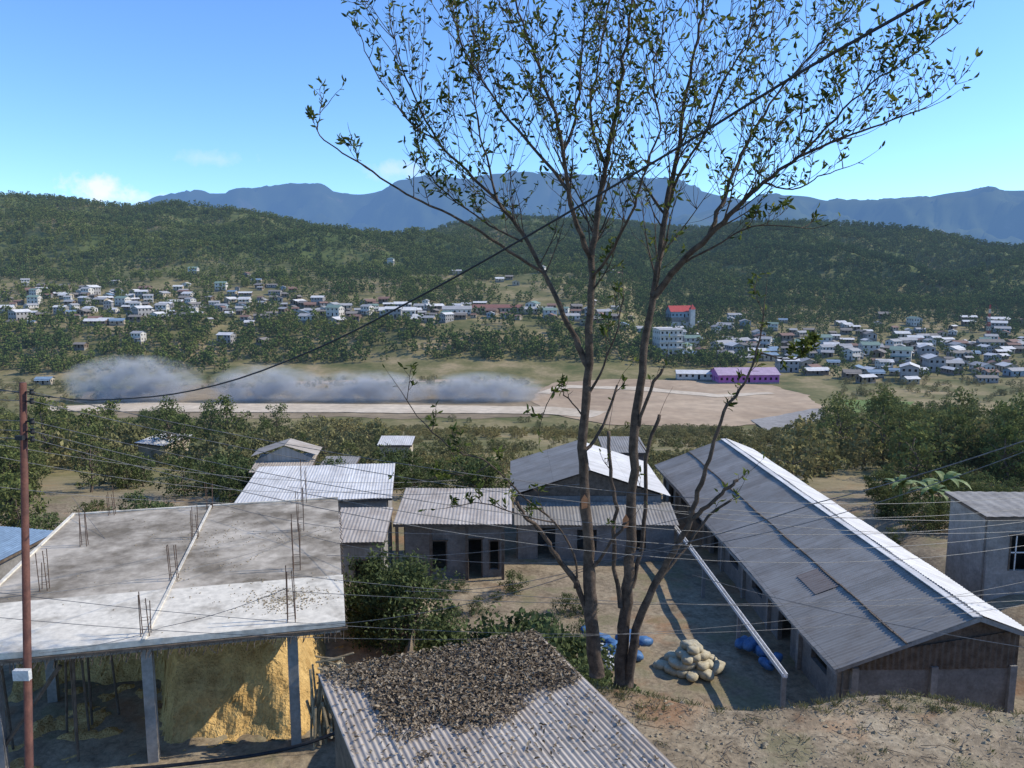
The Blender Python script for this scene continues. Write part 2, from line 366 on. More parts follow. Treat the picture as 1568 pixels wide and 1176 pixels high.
# ------------------------------------------------------------------ village houses
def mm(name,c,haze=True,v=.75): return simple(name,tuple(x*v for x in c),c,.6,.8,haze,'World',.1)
wallm=[mm('plaster_white',(.64,.60,.53)),mm('plaster_cream',(.48,.40,.29)),mm('timber_wall',(.22,.16,.11)),mm('plaster_grey',(.35,.33,.31)),mm('plaster_blue',(.28,.35,.4)),mm('plaster_pink',(.45,.27,.28))]
roofm=[mm('tin_white',(.70,.68,.65)),mm('tin_grey',(.40,.39,.38)),mm('tin_old',(.25,.22,.19)),mm('tin_rust',(.26,.15,.11)),mm('tin_blue',(.22,.31,.40)),mm('tin_green',(.19,.27,.22))]
M_dark=simple('window_dark',(.015,.016,.018),(.03,.03,.035),3,.4,False)
M_conc=simple('concrete_grey',(.20,.185,.165),(.33,.31,.28),1.2,.9)
def house_mesh(w,d,h,st,pitch=.38,verandah=True):
    b=MB(); H=h*st
    for sx,(p,q) in enumerate([((-w/2,-d/2),(w/2,-d/2)),((w/2,-d/2),(w/2,d/2)),((w/2,d/2),(-w/2,d/2)),((-w/2,d/2),(-w/2,-d/2))]):
        L=(Vector(q)-Vector(p)).length; ops=[]
        k=max(2,int(L/2.3))
        for s in range(st):
            for i in range(k):
                x=L*(i+.5)/k
                if s==0 and i==k//2: ops.append((x-.45,x+.45,0.001,2.1))
                else: ops.append((x-.5,x+.5,s*h+1.0,s*h+2.1))
        b.wall(p,q,0,H,.16,ops,0)
    b.box(-w/2+.35,w/2-.35,-d/2+.35,d/2-.35,0,H-.2,2)
    b.box(-w/2-.1,w/2+.1,-d/2-.1,d/2+.1,-3,-.002,3)
    o=.6; rz=H+d/2*pitch; e=d/2+o; ez=H-o*pitch
    for s in(1,-1):
        b.poly([(-w/2-o,s*e,ez+.08),(w/2+o,s*e,ez+.08),(w/2+o,0,rz+.08),(-w/2-o,0,rz+.08)],1)
        b.poly([(-w/2-o,s*e,ez),(w/2+o,s*e,ez),(w/2+o,0,rz),(-w/2-o,0,rz)],1)
        b.poly([(-w/2-o,s*e,ez),(w/2+o,s*e,ez),(w/2+o,s*e,ez+.08),(-w/2-o,s*e,ez+.08)],1)
    for s in(1,-1): b.poly([(s*w/2,-d/2,H),(s*w/2,d/2,H),(s*w/2,0,rz-.02)],0)
    if verandah:
        y0=-d/2-o-1.3
        b.poly([(-w/2,y0,2.1),(w/2,y0,2.1),(w/2,-d/2-.09,2.55),(-w/2,-d/2-.09,2.55)],1)
        for x in(-w/2+.1,0,w/2-.1): b.box(x-.07,x+.07,y0+.05,y0+.19,-2,2.1,3)
    return b
HM=[]
combos=[(8,6,2.8,1,0,0),(9,6.5,2.8,1,1,1),(7,5,2.7,1,2,2),(10,7,2.9,2,3,0),(8,6,2.8,1,2,3),(9,6,2.8,1,4,1),(7,6,2.8,2,0,1),(11,7,2.8,1,0,1),(8,6,2.8,1,1,0),(6,5,2.6,1,2,1),(9,7,2.8,2,0,5),(12,6,2.8,1,3,2),(7,5,2.6,1,2,2),(6,5,2.6,1,3,3),(8,5,2.8,1,1,4),(7,4,2.5,1,2,0),(13,5,2.6,1,2,0),(5,5,2.5,1,1,3)]
for i,cb in enumerate(combos):
    b=house_mesh(cb[0],cb[1],cb[2],cb[3],verandah=i%2==0)
    o=b.build('tmp',[wallm[cb[4]],roofm[cb[5]],M_dark,M_conc]); HM.append(o.data); o.data.name='village_house_mesh'; bpy.data.objects.remove(o)
placed=[]
def place_house(X,Y,rz=None,mi=None,s=1,mind=7.2):
    for a,b_ in placed:
        if (a-X)**2+(b_-Y)**2<mind**2: return False
    placed.append((X,Y)); o=add('village_house',HM[mi if mi is not None else random.randrange(len(HM))])
    o.location=(X,Y,float(terr(X,Y))+.5); o.rotation_euler=(0,0,rz if rz is not None else random.choice([0,math.pi/2,.3,-.3,1.2,math.pi])+random.uniform(-.3,.3)); o.scale=(s,)*3; return True
def special(name,u,Y,w,d,h,st,wm,rm,rz=0,pitch=.38,dz=.6):
    b=house_mesh(w,d,h,st,pitch,False); X=(u-784)*.00083*Y; e=empty(name,(X,Y,float(terr(X,Y))+dz),rz)
    o=b.build('walls_and_roof',[wm,rm,M_dark,M_conc],parent=e); 
    for q in (-.35,0,.35): placed.append((X+w*q*math.cos(rz),Y+w*q*math.sin(rz)))
    return e
M_purple=mm('paint_magenta',(.45,.13,.38)); M_red=mm('paint_red',(.5,.07,.06)); M_brownroof=mm('roof_redbrown',(.27,.12,.09))
special('magenta_hall',1142,338,26,12,3.4,1,M_purple,mm('roof_lilac',(.5,.36,.46)),.05)
special('long_shed',1066,345,16,6,2.6,1,wallm[0],roofm[0],-.1)
special('long_school',762,462,28,8,3,1,wallm[1],M_brownroof,-.05)
special('long_school',700,455,16,8,3,1,wallm[0],roofm[1],.1)
special('white_hall',610,450,20,8,3,1,wallm[0],roofm[0],.1)
e=special('apartment_block',1022,400,12,10,3.1,4,wallm[0],roofm[1],.2,.1,2)
b=MB()
for i in range(1,5): b.box(-6.6,6.6,-6.2,-5.1,3.1*i-.1,3.1*i+.05)
for i in range(1,5): 
    for x in(-6.5,-2.2,2.2,6.5): b.box(x-.05,x+.05,-6.2,-6.1,3.1*i-3.1,3.1*i-.1)
b.build('balconies',wallm[0],parent=e)
e=special('church',1040,520,16,9,4,1,wallm[4],M_red,.2,.75,dz=7)
b=MB(); b.box(4.2,7.4,-7.5,-4.65,-8,5.2,0)
q=[(3.9,-7.8),(7.7,-7.8),(7.7,-4.4),(3.9,-4.4)]
for s in range(4):
    a=q[s];c_=q[(s+1)%4]; b.poly([(a[0],a[1],5.2),(c_[0],c_[1],5.2),(5.8,-6.1,8.6)],1)
b.box(-7.9,7.9,-4.4,4.4,-8,-3.01,0); b.build('bell_tower',[wallm[0],M_red],parent=e)
k=0
for _ in range(9000):
    if k>215: break
    u=random.uniform(10,985)
    if u<460: Y=random.triangular(420,580,480)
    else: Y=random.triangular(430,500,440)
    if u<100 and random.random()<.6: continue
    if u>720 and random.random()<.5: continue
    X=(u-784)*.000826*Y
    if place_house(X,Y,s=random.uniform(.55,.9)): k+=1
for u,v,Y in[(780,415,600),(765,432,590),(790,440,570),(930,412,640),(945,420,640),(600,398,700),(575,430,610),(300,425,620),(380,430,610),(700,415,620),(60,560,330),(75,562,335),(830,425,620),(120,490,390),(110,500,385),(210,490,395),(345,494,400),(400,494,400)]:
    place_house((u-784)*.000826*Y,Y,s=.75)
k=0
for _ in range(9000):
    if k>195: break
    u=random.uniform(1010,1568); Y=random.triangular(322,560,430)
    if u<1200 and Y<395: continue
    if u<1290 and Y<350: continue
    X=(u-784)*.00083*Y
    if place_house(X,Y,s=random.uniform(.6,1.05)): k+=1
X=(1512-784)*.00083*480; e=empty('radio_mast',(X,480,float(terr(X,480))))
b=MB()
for i in range(9):
    z=i*2.6; w=1.1-.1*i; w2=1.1-.1*(i+1); mi=i%2
    c4=[(-1,-1),(1,-1),(1,1),(-1,1)]
    for j in range(4):
        a=c4[j];c_=c4[(j+1)%4]
        b.prism((a[0]*w,a[1]*w,z),(a[0]*w2,a[1]*w2,z+2.6),.14,.14,mi); b.prism((a[0]*w,a[1]*w,z),(c_[0]*w2,c_[1]*w2,z+2.6),.08,.08,mi); b.prism((a[0]*w,a[1]*w,z),(c_[0]*w,c_[1]*w,z),.08,.08,mi)
b.build('lattice',[M_red,wallm[0]],parent=e)
# ------------------------------------------------------------------ scatter vegetation
PL=np.array(placed)
def farhouse(X,Y,d):
    ok=np.ones(len(X),bool)
    for a,b_ in PL: ok&=((X-a)**2+(Y-b_)**2>d*d)
    return ok
def fan(n,t0,t1,y0,y1):
    Y=np.sqrt(rng.random(n)*(y1**2-y0**2)+y0**2); t=rng.uniform(t0,t1,n); return t*Y,Y,t
X,Y,t=fan(84000,-.78,.78,600,1420)
left=sm(.12,-.05,t)
den=.92+.9*fbm(X,Y,70,4,77)-.10*left-.28*left*(1-sm(620,700,Y))+.3*sm(.1,.3,t)+.35*fbm(X,Y,14,2,5)*left
Yr=np.interp(t,[-.7,-.3,-.13,0,.18,.3,.66],[950,980,1150,1400,1350,1050,950])
k=(rng.random(len(X))<den)&(Y<Yr+20)&farhouse(X,Y,7)
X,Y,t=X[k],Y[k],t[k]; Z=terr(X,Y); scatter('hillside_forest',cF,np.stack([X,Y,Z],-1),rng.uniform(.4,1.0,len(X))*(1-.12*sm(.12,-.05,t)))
X,Y,t=fan(13000,-.78,.30,352,610)
den=np.where(Y<430,.66,.32)+1.1*fbm(X,Y,30,3,88)
k=(rng.random(len(X))<den)&farhouse(X,Y,5.4); k&=~((Y<372)&(t>-.35))
X,Y=X[k],Y[k]; Z=terr(X,Y); scatter('terrace_trees',cF,np.stack([X,Y,Z],-1),rng.uniform(.3,.8,len(X)))
X,Y,t=fan(5600,.16,.78,345,620)
k=farhouse(X,Y,5.4)&(rng.random(len(X))<np.where(Y>540,.95,.32)); k&=~((t<.36)&(Y<400))
X,Y=X[k],Y[k]; Z=terr(X,Y); scatter('town_trees',cF,np.stack([X,Y,Z],-1),rng.uniform(.3,.78,len(X)))
X,Y,t=fan(9500,-.8,.8,58,232)
den=.34+1.2*fbm(X,Y,18,4,99)
k=(rng.random(len(X))<den); X,Y=X[k],Y[k]; scatter('valley_scrub',cS,np.stack([X,Y,terr(X,Y)],-1),rng.uniform(.2,.7,len(X))*np.clip(Y/90,.6,1))
X,Y,t=fan(2600,-.8,.8,236,345)
k=(rng.random(len(X))<.5+.8*fbm(X,Y,25,3,12))&((t<-.5)|(t>.42)|((Y>318)&(t<.02))|((Y<246)&(t<.05))); X,Y=X[k],Y[k]; scatter('riverside_scrub',cS,np.stack([X,Y,terr(X,Y)],-1),rng.uniform(.3,.9,len(X)))
def band(n,t0,t1,y0,y1,s0,s1,name,d=1.,coll=None):
    X,Y,t=fan(n,t0,t1,y0,y1); k=rng.random(n)<d+1.*fbm(X,Y,20,3,6); X,Y=X[k],Y[k]
    scatter(name,coll or cM,np.stack([X,Y,terr(X,Y)],-1),rng.uniform(s0,s1,len(X)))
band(105,-.85,-.30,62,150,.3,.75,'valley_trees',.65)
band(360,-.85,-.16,56,150,.6,1.4,'valley_scrub',.6,cS)
band(26,-.36,-.16,66,140,.25,.42,'valley_trees',.7)
band(80,-.85,-.45,150,235,.4,.7,'valley_trees',.55)
band(20,-.85,-.45,50,62,.35,.5,'valley_trees',1.)
band(14,-.85,-.6,38,50,.3,.5,'valley_trees',1.)
band(150,.40,.85,66,150,.45,.85,'valley_trees',.75)
band(200,.36,.85,56,150,.8,1.6,'valley_scrub',.75,cS)
band(26,.50,.85,50,66,.4,.7,'valley_trees',.9)
band(60,.42,.8,150,225,.5,.9,'valley_trees',.7)
band(24,-.2,.3,205,232,.2,.32,'valley_trees',.5)
band(50,-.3,.25,60,120,.12,.26,'valley_trees',.5)
P=[];sc=[]
def bush(u,v,Y,s,dz=0):
    p=S(u,v,Y); z=float(terr(p.x,p.y)); P.append((p.x,p.y,z-.1)); sc.append(s)
for i in range(18): bush(random.uniform(550,690),900,random.uniform(24.6,28),random.uniform(.6,1.25))
for i in range(20): bush(random.uniform(735,885),900,random.uniform(21.8,24.5),random.uniform(1.0,1.75))
for i in range(8): bush(random.uniform(640,720),900,random.uniform(22.5,25),random.uniform(.7,1.1))
for i in range(8): bush(random.uniform(820,900),900,random.uniform(20.0,21.5),random.uniform(.4,.7))
for i in range(24): bush(random.uniform(560,900),850,random.uniform(29,34.5),random.uniform(.2,.55))
for i in range(30): bush(random.uniform(1330,1568),800,random.uniform(38,52),random.uniform(.4,1.0))
for i in range(12): bush(random.uniform(1450,1700),1000,random.uniform(19,23),random.uniform(.2,.4))
for i in range(40): bush(random.uniform(200,800),1000,random.uniform(48,60),random.uniform(.6,1.5))
for i in range(14): bush(random.uniform(40,330),1000,random.uniform(36,46),random.uniform(.5,1.2))
scatter('garden_bushes',cB,P,sc)
# ------------------------------------------------------------------ near building materials
M_roofg=roofmat('galvanised_old_and_shaded',(.25,.235,.21),(.33,.31,.28),(.17,.135,.10),.6)  # old tin; on gable left slopes its grey also carries painted shade
M_roofw=roofmat('galvanised_bright_and_sunlit',(.58,.56,.53),(.70,.68,.64),(.38,.34,.30),.5)  # bright tin; on gable right slopes it also carries painted sunlight
M_roofw2=roofmat('galvanised_dusty',(.42,.37,.315),(.53,.475,.41),(.24,.18,.13),.8)
M_rust=roofmat('galvanised_rust',(.235,.195,.165),(.27,.215,.18),(.17,.11,.08),.7)
M_slab=simple('slab_concrete',(.17,.14,.10),(.47,.41,.325),.45,.95,False,'Object',.6,.40,.60)
M_slabw=simple('fresh_concrete',(.31,.27,.21),(.66,.60,.49),.7,.95,False,'Object',.4,.3,.5)
M_wallg=simple('rendered_wall',(.15,.14,.125),(.25,.235,.215),1.5,.9)
M_wood=simple('weathered_timber',(.085,.063,.045),(.17,.13,.095),4,.9)
M_bamboo=simple('bamboo_pole',(.22,.17,.10),(.4,.33,.22),5,.8)
M_white=simple('white_painted_metal',(.5,.49,.46),(.7,.68,.65),3,.6)
M_bank=simple('ochre_earth',(.38,.235,.085),(.62,.42,.17),1.6,.95,False,'Object',.9,.3,.6,.1,.12)
M_rebar=simple('rebar',(.06,.035,.025),(.12,.07,.045),8,.7)
M_cable=simple('cable_black',(.012,.012,.014),(.03,.03,.03),8,.6)
M_wire=simple('wire_grey',(.07,.07,.07),(.17,.17,.17),8,.5)
M_pole=simple('rusty_pole',(.075,.03,.022),(.15,.06,.04),3,.7)
# ---------- long warehouse on the right
e=empty('long_warehouse',(14.76,24,-10.66),math.atan(.03))
b=MB(); L=26.6; p=.367
f=lambda x:(-p*abs(x))
b.sheet((-2.35,-.5,f(2.35)+.05),(-2.35,L,f(2.35)+.05),(0,L,.05),(0,-.5,.05),.16,.014,0,1)
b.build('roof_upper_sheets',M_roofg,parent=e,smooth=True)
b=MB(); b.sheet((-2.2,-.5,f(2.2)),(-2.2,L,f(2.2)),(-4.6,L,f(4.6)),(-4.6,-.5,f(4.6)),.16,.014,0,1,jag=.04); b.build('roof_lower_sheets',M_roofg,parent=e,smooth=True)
b=MB(); b.sheet((0,-.5,.06),(0,L,.06),(1.85,L,-1.85*.36),(1.85,-.5,-1.85*.36),.16,.014,0,1); b.build('roof_right_slope',M_roofw,parent=e,smooth=True)  # sunlight on this slope painted in by a paler tin
b=MB(); b.sheet((-3.3,4.2,f(3.3)+.035),(-3.3,6.0,f(3.3)+.035),(-2.45,6.0,f(2.45)+.035),(-2.45,4.2,f(2.45)+.035),.16,.014,0,1); b.build('rust_patch',M_rust,parent=e,smooth=True)
b=MB(); b.prism((-.16,-.5,.02),(-.16,L,.02),.3,.03)
for i in range(34):
    y=-.5+i*.8; b.prism((-2.36+.03*math.sin(i*5.1),y,f(2.36)+.035),(-2.36+.03*math.sin(i*5.1),min(L,y+.79),f(2.36)+.035),.06,.05,1)
b.build('ridge_cap',[M_roofw,M_wood],parent=e)
GZ=-3.9
b=MB(); ops=[]
for i in range(8):
    y=1.2+i*3.2; ops.append((y,y+1.3,GZ+(.05 if i%3==1 else 1.0),GZ+2.2))
b.wall((-3.9,26.2),(-3.9,0.2),GZ,f(3.9)-.05,.18,[(26-o_[1],26-o_[0],o_[2],o_[3]) for o_ in ops])
b.wall((-3.81,0.2),(1.6,0.2),GZ,-1.75,.18)
b.wall((1.6,.3),(1.6,26.2),GZ,-.75,.18); b.wall((-3.8,26.2),(1.5,26.2),GZ,-1.5,.18)
b.build('walls',M_wallg,parent=e)
b=MB(); b.sheet((-4.2,.06,-1.6),(1.65,.06,-.7),(1.65,.06,-2.0),(-4.2,.06,-2.0),.2,.02,0)
b.poly([(-3.9,.12,-1.75),(1.6,.12,-1.75),(1.6,.12,-.62),(0,.12,-.08),(-3.9,.12,f(3.9)-.03)],1)
b.build('gable_cladding',[M_wood,M_wood],parent=e)
b=MB()
for i in range(9):
    y=.3+i*3.2; b.box(-4.14,-3.995,y,y+.2,GZ-1,f(4.0)-.1)
for x in(-3.8,-1.2,1.4): b.box(x,x+.22,-.02,.108,GZ-.5,-1.9)
b.prism((-4.5,-.4,f(4.5)-.09),(0,-.4,-.09),.05,.16); b.prism((0,-.4,-.09),(1.8,-.4,-.74),.05,.16)
b.prism((-4.55,-.45,f(4.55)-.12),(-4.55,L-.1,f(4.55)-.12),.05,.14)
b.build('posts_and_fascia',M_conc,parent=e)
b=MB(); b.box(-3.6,1.4,.5,26,GZ,GZ+.05); b.build('floor',M_conc,parent=e)
b=MB(); p0=(-5.85,.3,-2.34);p1=(-5.85,20,-2.34)
b.prism(p0,p1,.13,.05); b.prism((-5.92,.3,-2.28),(-5.92,20,-2.28),.03,.13); b.prism((-5.78,.3,-2.28),(-5.78,20,-2.28),.03,.13)
b.build('rain_gutter',M_white,parent=e)
b=MB()
for y in(.35,5,10,15,19.8): b.box(-5.92,-5.78,y,y+.12,GZ-.6,-2.37)
b.build('gutter_posts',M_conc,parent=e)
# ---------- unfinished concrete house on the left
a=math.atan(.232); e=empty('unfinished_concrete_house',(-4.5,20,-9.16),a)
b=MB(); b.box(-10,0,3.3,12,-.14,0); b.build('roof_slab',M_slab,parent=e)
b=MB(); b.box(-10.05,.04,-.05,3.297,-.14,.02); b.build('front_slab',M_slabw,parent=e)
b=MB(); b.box(-4.98,-4.9,-.06,12,.022,.05,0); 
b.box(-10,-9.9,3.3,12,0.002,.06,0); b.box(-10,0,11.9,12.0,.003,.05,0)
b.build('joint_strip',M_slabw,parent=e)
b=MB(); cols=[(x,y) for x in(-1.35,-4.95,-8.5) for y in(.25,4.1,8,11.6)]
for x,y in cols: b.box(x-.13,x+.13,y-.13,y+.13,-4,-.38)
for y in(.25,4.1,8,11.6): b.box(-9.9,-.1,y-.12,y+.12,-.378,-.142)
for x in(-1.35,-4.95,-8.5): b.box(x-.1,x+.1,.4,11.5,-.37,-.143)
b.build('columns_and_beams',M_conc,parent=e)
b=MB()
for x,y in cols:
    for dx,dy in((-.1,-.1),(.1,-.1),(.1,.1),(-.1,.1)):
        h=random.uniform(.8,1.3)+(.5 if x>-2 else 0); b.tube([(x+dx,y+dy,0),(x+dx+random.uniform(-.06,.06),y+dy,h)],.012,4)
    for z in(.2,.45): b.tube([(x-.1,y-.1,z),(x+.1,y-.1,z),(x+.1,y+.1,z),(x-.1,y+.1,z)],.007,3)
b.build('rebar_stubs',M_rebar,parent=e)
b=MB()
for i in range(120):
    x=-10+i*.084; h=random.uniform(.12,.36); b.tube([(x,-.02-random.random()*.1,-.15),(x+random.uniform(-.14,.04),-.16,-.15-h)],.011,4)
for i in range(34):
    y=.2+i*.34; b.tube([(.02,y,-.15),(.1,y+.03,-.15-random.uniform(.1,.3))],.012,4)
b.prism((-10.1,-.1,-.18),(.1,-.1,-.18),.05,.06)
b.build('formwork_sticks',M_wood,parent=e)
b=MB()
for i in range(8):
    x=random.uniform(-9.6,-6.4); y=random.uniform(.6,3.2); b.tube([(x,y,-3.5),(x+random.uniform(-.2,.2),y,-.4)],.035,5)
b.tube([(-9,.3,-3.4),(-7,.3,-.6)],.06,5); b.build('props',M_wood,parent=e)
b=MB()
for i in range(1700):
    x=random.gauss(-3.5,2.8) if i%3 else random.gauss(-1.6,.6); y=random.gauss(6,2.2) if i%3 else random.gauss(1.7,.45)
    if not(-9.8<x<-.1 and .1<y<11.8): continue
    if i%3 and float(fbm(x,y,1.6,3,19))<.02: continue
    s=random.uniform(.006,.022); z=.02 if y<3.3 else 0
    b.obox(Vector((x,y,0)),Vector((math.cos(i),math.sin(i),0)),Vector((-math.sin(i),math.cos(i),0)),-s,s,-s*.7,s*.6,z,z+s)
b.build('rubble',M_bamboo,parent=e)
me=bpy.data.meshes.new('earth_bank'); gx=np.linspace(-9.9,.0,110); gy=np.linspace(.5,8.5,90); V=[]
for y in gy:
    for x in gx:
        ed=.75+.25*math.sin(x*1.3)+4.2*float(sm(-4.6,-5.8,x)); z=-3.5+min(3.05,max(0,(y-ed))*1.5)*(1 if x<-2.0 else max(0,1-(x+2.0)*.7)); 
        V.append((x,y,z))
V=np.array(V); V[:,2]+=.2*fbm(V[:,0],V[:,1],.5,4,2); V[:,1]+=.3*fbm(V[:,0]*1.1,V[:,2],.6,4,4)
Fc=[(j*110+i,j*110+i+1,(j+1)*110+i+1,(j+1)*110+i) for j in range(89) for i in range(109)]
me.from_pydata(V.tolist(),[],Fc); me.materials.append(M_bank); o=add('earth_bank',me); o.location=(-4.5,20,-9.16); o.rotation_euler=(0,0,a)
b=MB()
for i in range(60):
    x=random.uniform(-.95,.3); z0=random.uniform(-3.5,-2.6); b.tube([(x,random.uniform(-.35,.3),z0),(x+random.uniform(-.25,.25),random.uniform(-.35,.3),z0+random.uniform(.6,1.9))],random.uniform(.02,.05),5)
for i in range(22):
    z=random.uniform(-1.9,-1.0); x=random.uniform(-.8,-.3); b.tube([(x,random.uniform(-.3,.4),z),(x+random.uniform(.3,.9),random.uniform(-.3,.4),z+random.uniform(-.25,.2))],.03,5)
b.build('firewood_stack',M_bamboo,mat4=Matrix.Translation((-4.5,20,-9.16))@Matrix.Rotation(a,4,'Z'))
# ---------- foreground tin-roof shed
a2=math.atan(.45); ex=Vector((math.cos(a2),math.sin(a2),0)); ey=Vector((math.sin(a2),-math.cos(a2),0))
o0=Vector((-3.98,15.2,-8.12)); W=5.05; LL=6.2
e=empty('tin_roof_shed')
def RP(x,y,dz=0): return o0+ex*x+ey*y+Vector((0,0,-.02*x+ -.02*y+dz))
b=MB(); b.sheet(RP(0,0),RP(W,0),RP(W,LL),RP(0,LL),.11,.018,0,1); b.build('roof',M_roofw2,parent=e,smooth=True)
b=MB()
for p_,q_ in((RP(.3,.25),RP(W-.3,.25)),(RP(.3,.25),RP(.3,LL)),(RP(W-.3,.25),RP(W-.3,LL))): b.wall((p_.x,p_.y),(q_.x,q_.y),-12.7,-8.45,.1)
b.build('walls',M_wood,parent=e)
b=MB(); b.prism(RP(.05,0,-.09),RP(.05,LL,-.09),.06,.12); b.prism(RP(W-.05,0,-.09),RP(W-.05,LL,-.09),.06,.12); b.prism(RP(0,.04,-.09),RP(W,.04,-.09),.06,.12); b.build('rafters',M_wood,parent=e)
def leaves_obj(name,pts,size,mat,flat=True,seed=1,dirs=None,jit=.5,wd=.2):
    r=random.Random(seed); v=[];f=[];tone=[]
    for i,p_ in enumerate(pts):
        s=size*r.uniform(.6,1.25)
        if dirs is None:
            d=Vector((r.gauss(0,1),r.gauss(0,1),r.gauss(0,.25 if flat else 1))).normalized()
        else: d=(dirs[i]+Vector((r.gauss(0,jit),r.gauss(0,jit),r.gauss(0,jit)))).normalized()
        n_=Vector((r.gauss(0,.4),r.gauss(0,.4),1)) if flat else Vector((r.gauss(0,1),r.gauss(0,1),r.gauss(0,1)))
        w=d.cross(n_).normalized(); up=w.cross(d).normalized(); b0=len(v)
        k=wd
        v+= [tuple(p_),tuple(p_+d*s*.3+w*s*k+up*s*.08),tuple(p_+d*s*.7+w*s*k*.85+up*s*.06),tuple(p_+d*s-up*s*.1),tuple(p_+d*s*.7-w*s*k*.85+up*s*.06),tuple(p_+d*s*.3-w*s*k+up*s*.08),tuple(p_+d*s*.5)]
        f+= [(b0,b0+1,b0+6),(b0+1,b0+2,b0+6),(b0+2,b0+3,b0+6),(b0+3,b0+4,b0+6),(b0+4,b0+5,b0+6),(b0+5,b0,b0+6)]
        tone+=[r.random()**1.3]*7
    me=bpy.data.meshes.new(name); me.from_pydata(v,[],f); me.materials.append(mat)
    at=me.attributes.new('tone','FLOAT','POINT'); at.data.foreach_set('value',np.array(tone,dtype=np.float32)); return add(name,me)
M_litter=foliage('dead_leaves',(.09,.062,.044),(.38,.29,.215),False,transl=.05,wamt=0)
pts=[]
while len(pts)<12500:
    x=random.uniform(.1,W-.1); y=random.uniform(-.05,LL)
    lim=3.1+ .9*float(fbm(x,y,1.2,3,5))*1.3-.25*abs(x-2.6)
    if x<.75: lim=.5+.8*x
    pr=1 if y<lim-.35 else (.45 if y<lim else .05)
    if random.random()>pr: continue
    pts.append(RP(x,y,.025+random.random()*.07*(1.2 if y<lim-.5 else .5)))
leaves_obj('leaf_litter',pts,.10,M_litter,seed=4)
# ---------- houses in the middle distance
def shed(name,x0,x1,y0,y1,zr0,zr1,zg,roof,wall_,ops=(),over=.3,per=.17,rz=0):
    """mono-pitch house: zr0 front eave height, zr1 back"""
    cx=(x0+x1)/2; cy=(y0+y1)/2; e=empty(name,(cx,cy,0),rz); hx=(x1-x0)/2; hy=(y1-y0)/2
    b=MB(); b.sheet((-hx,-hy,zr0),(hx,-hy,zr0),(hx,hy,zr1),(-hx,hy,zr1),per,.012); b.build('roof',roof,parent=e,smooth=True)
    b=MB(); i=over; zt=min(zr0,zr1)-.06
    b.wall((-hx+i,-hy+i),(hx-i,-hy+i),zg,zt,.15,ops); b.wall((hx-i,-hy+i+.1),(hx-i,hy-i),zg,zt,.15); b.wall((-hx+i,-hy+i+.1),(-hx+i,hy-i),zg,zt,.15); b.wall((-hx+i+.1,hy-i),(hx-i-.1,hy-i),zg,max(zr0,zr1)-.1,.15)
    b.build('walls',wall_,parent=e)
    b=MB(); b.prism((-hx,-hy+.02,zr0-.08),(hx,-hy+.02,zr0-.08),.05,.12); b.prism((-hx+.03,-hy+.1,zr0-.08),(-hx+.03,hy,zr1-.08),.05,.1); b.prism((hx-.03,-hy+.1,zr0-.08),(hx-.03,hy,zr1-.08),.05,.1)
    for o_ in ops:
        xa=-hx+i+o_[0]; xb=-hx+i+o_[1]
        b.box(xa,xa+.06,-hy+i-.1,-hy+i-.078,o_[2],o_[3]); b.box(xb-.06,xb,-hy+i-.1,-hy+i-.078,o_[2],o_[3]); b.box(xa-.05,xb+.05,-hy+i-.105,-hy+i-.077,o_[3],o_[3]+.08)
    b.build('trim_and_frames',M_wood,parent=e); return e
zg=-14.7
e=shed('roadside_house',-5.6,0.0,35.8,40.4,-11.62,-11.15,zg,M_roofw2,M_wallg,[(1.2,2.0,-14.0,-12.6),(2.9,3.7,zg+.1,-12.5),(4.0,4.5,-14,-12.6)],over=.5)
b=MB()
for x in(-2.7,-1.1,.6,2.3): b.box(x,x+.14,-2.3,-2.16,zg,-11.75)
b.build('porch_posts',M_wood,parent=e)
e=empty('gabled_tin_house',(4.1,44.2,0),0.0)
b=MB(); b.sheet((-4.2,-3.8,-11.55),(-4.2,4.0,-11.55),(0,4.0,-10.2),(0,-3.8,-10.2),.17,.012); b.build('roof_left_slope',M_roofg,parent=e,smooth=True)  # shade on this slope painted in by a greyer tin
b=MB(); b.sheet((4.3,-3.8,-11.6),(4.3,4.0,-11.6),(0.02,4.0,-10.19),(0.02,-3.8,-10.19),.17,.012); b.build('roof_right_slope',M_roofw,parent=e,smooth=True)  # sunlit side: brightness put into the tin colour
b=MB(); b.wall((-3.8,-3.5),(3.8,-3.5),zg,-11.65,.15); b.wall((3.8,-3.4),(3.8,3.6),zg,-11.65,.15); b.wall((-3.8,-3.4),(-3.8,3.6),zg,-11.65,.15); b.wall((-3.7,3.6),(3.7,3.6),zg,-11.65,.15)
b.poly([(-3.9,-3.52,-11.645),(3.9,-3.52,-11.645),(0,-3.52,-10.3)],1); b.build('walls',[M_wallg,M_wood],parent=e)
b=MB(); b.sheet((-4.0,-6.0,-12.45),(4.3,-6.0,-12.45),(4.3,-3.62,-11.95),(-4.0,-3.62,-11.95),.17,.012); b.build('lean_to_roof',M_roofg,parent=e,smooth=True)
b=MB(); b.wall((-3.8,-5.6),(4.1,-5.6),zg,-12.5,.14,[(1,1.9,zg+.1,-12.7),(3,4,-13.9,-12.8),(5.5,6.5,-13.9,-12.8)]); b.wall((-3.8,-5.5),(-3.8,-3.6),zg,-12.4,.14); b.wall((4.1,-5.5),(4.1,-3.6),zg,-12.4,.14)
b.build('lean_to_walls',M_wallg,parent=e)
shed('tin_shed',-8.3,-5.75,33.6,37.6,-11.75,-11.35,zg,M_roofw2,M_roofg,[(1.0,1.8,zg+.1,-12.6)],over=.15,rz=.05)
shed('white_roof_house',-15.2,-6.9,41,48,-12.0,-11.75,zg,M_roofw,M_conc,[(1,2,-14,-12.9),(3.5,4.5,-14,-12.9),(6,7,-14.4,-12.6)],rz=.12)
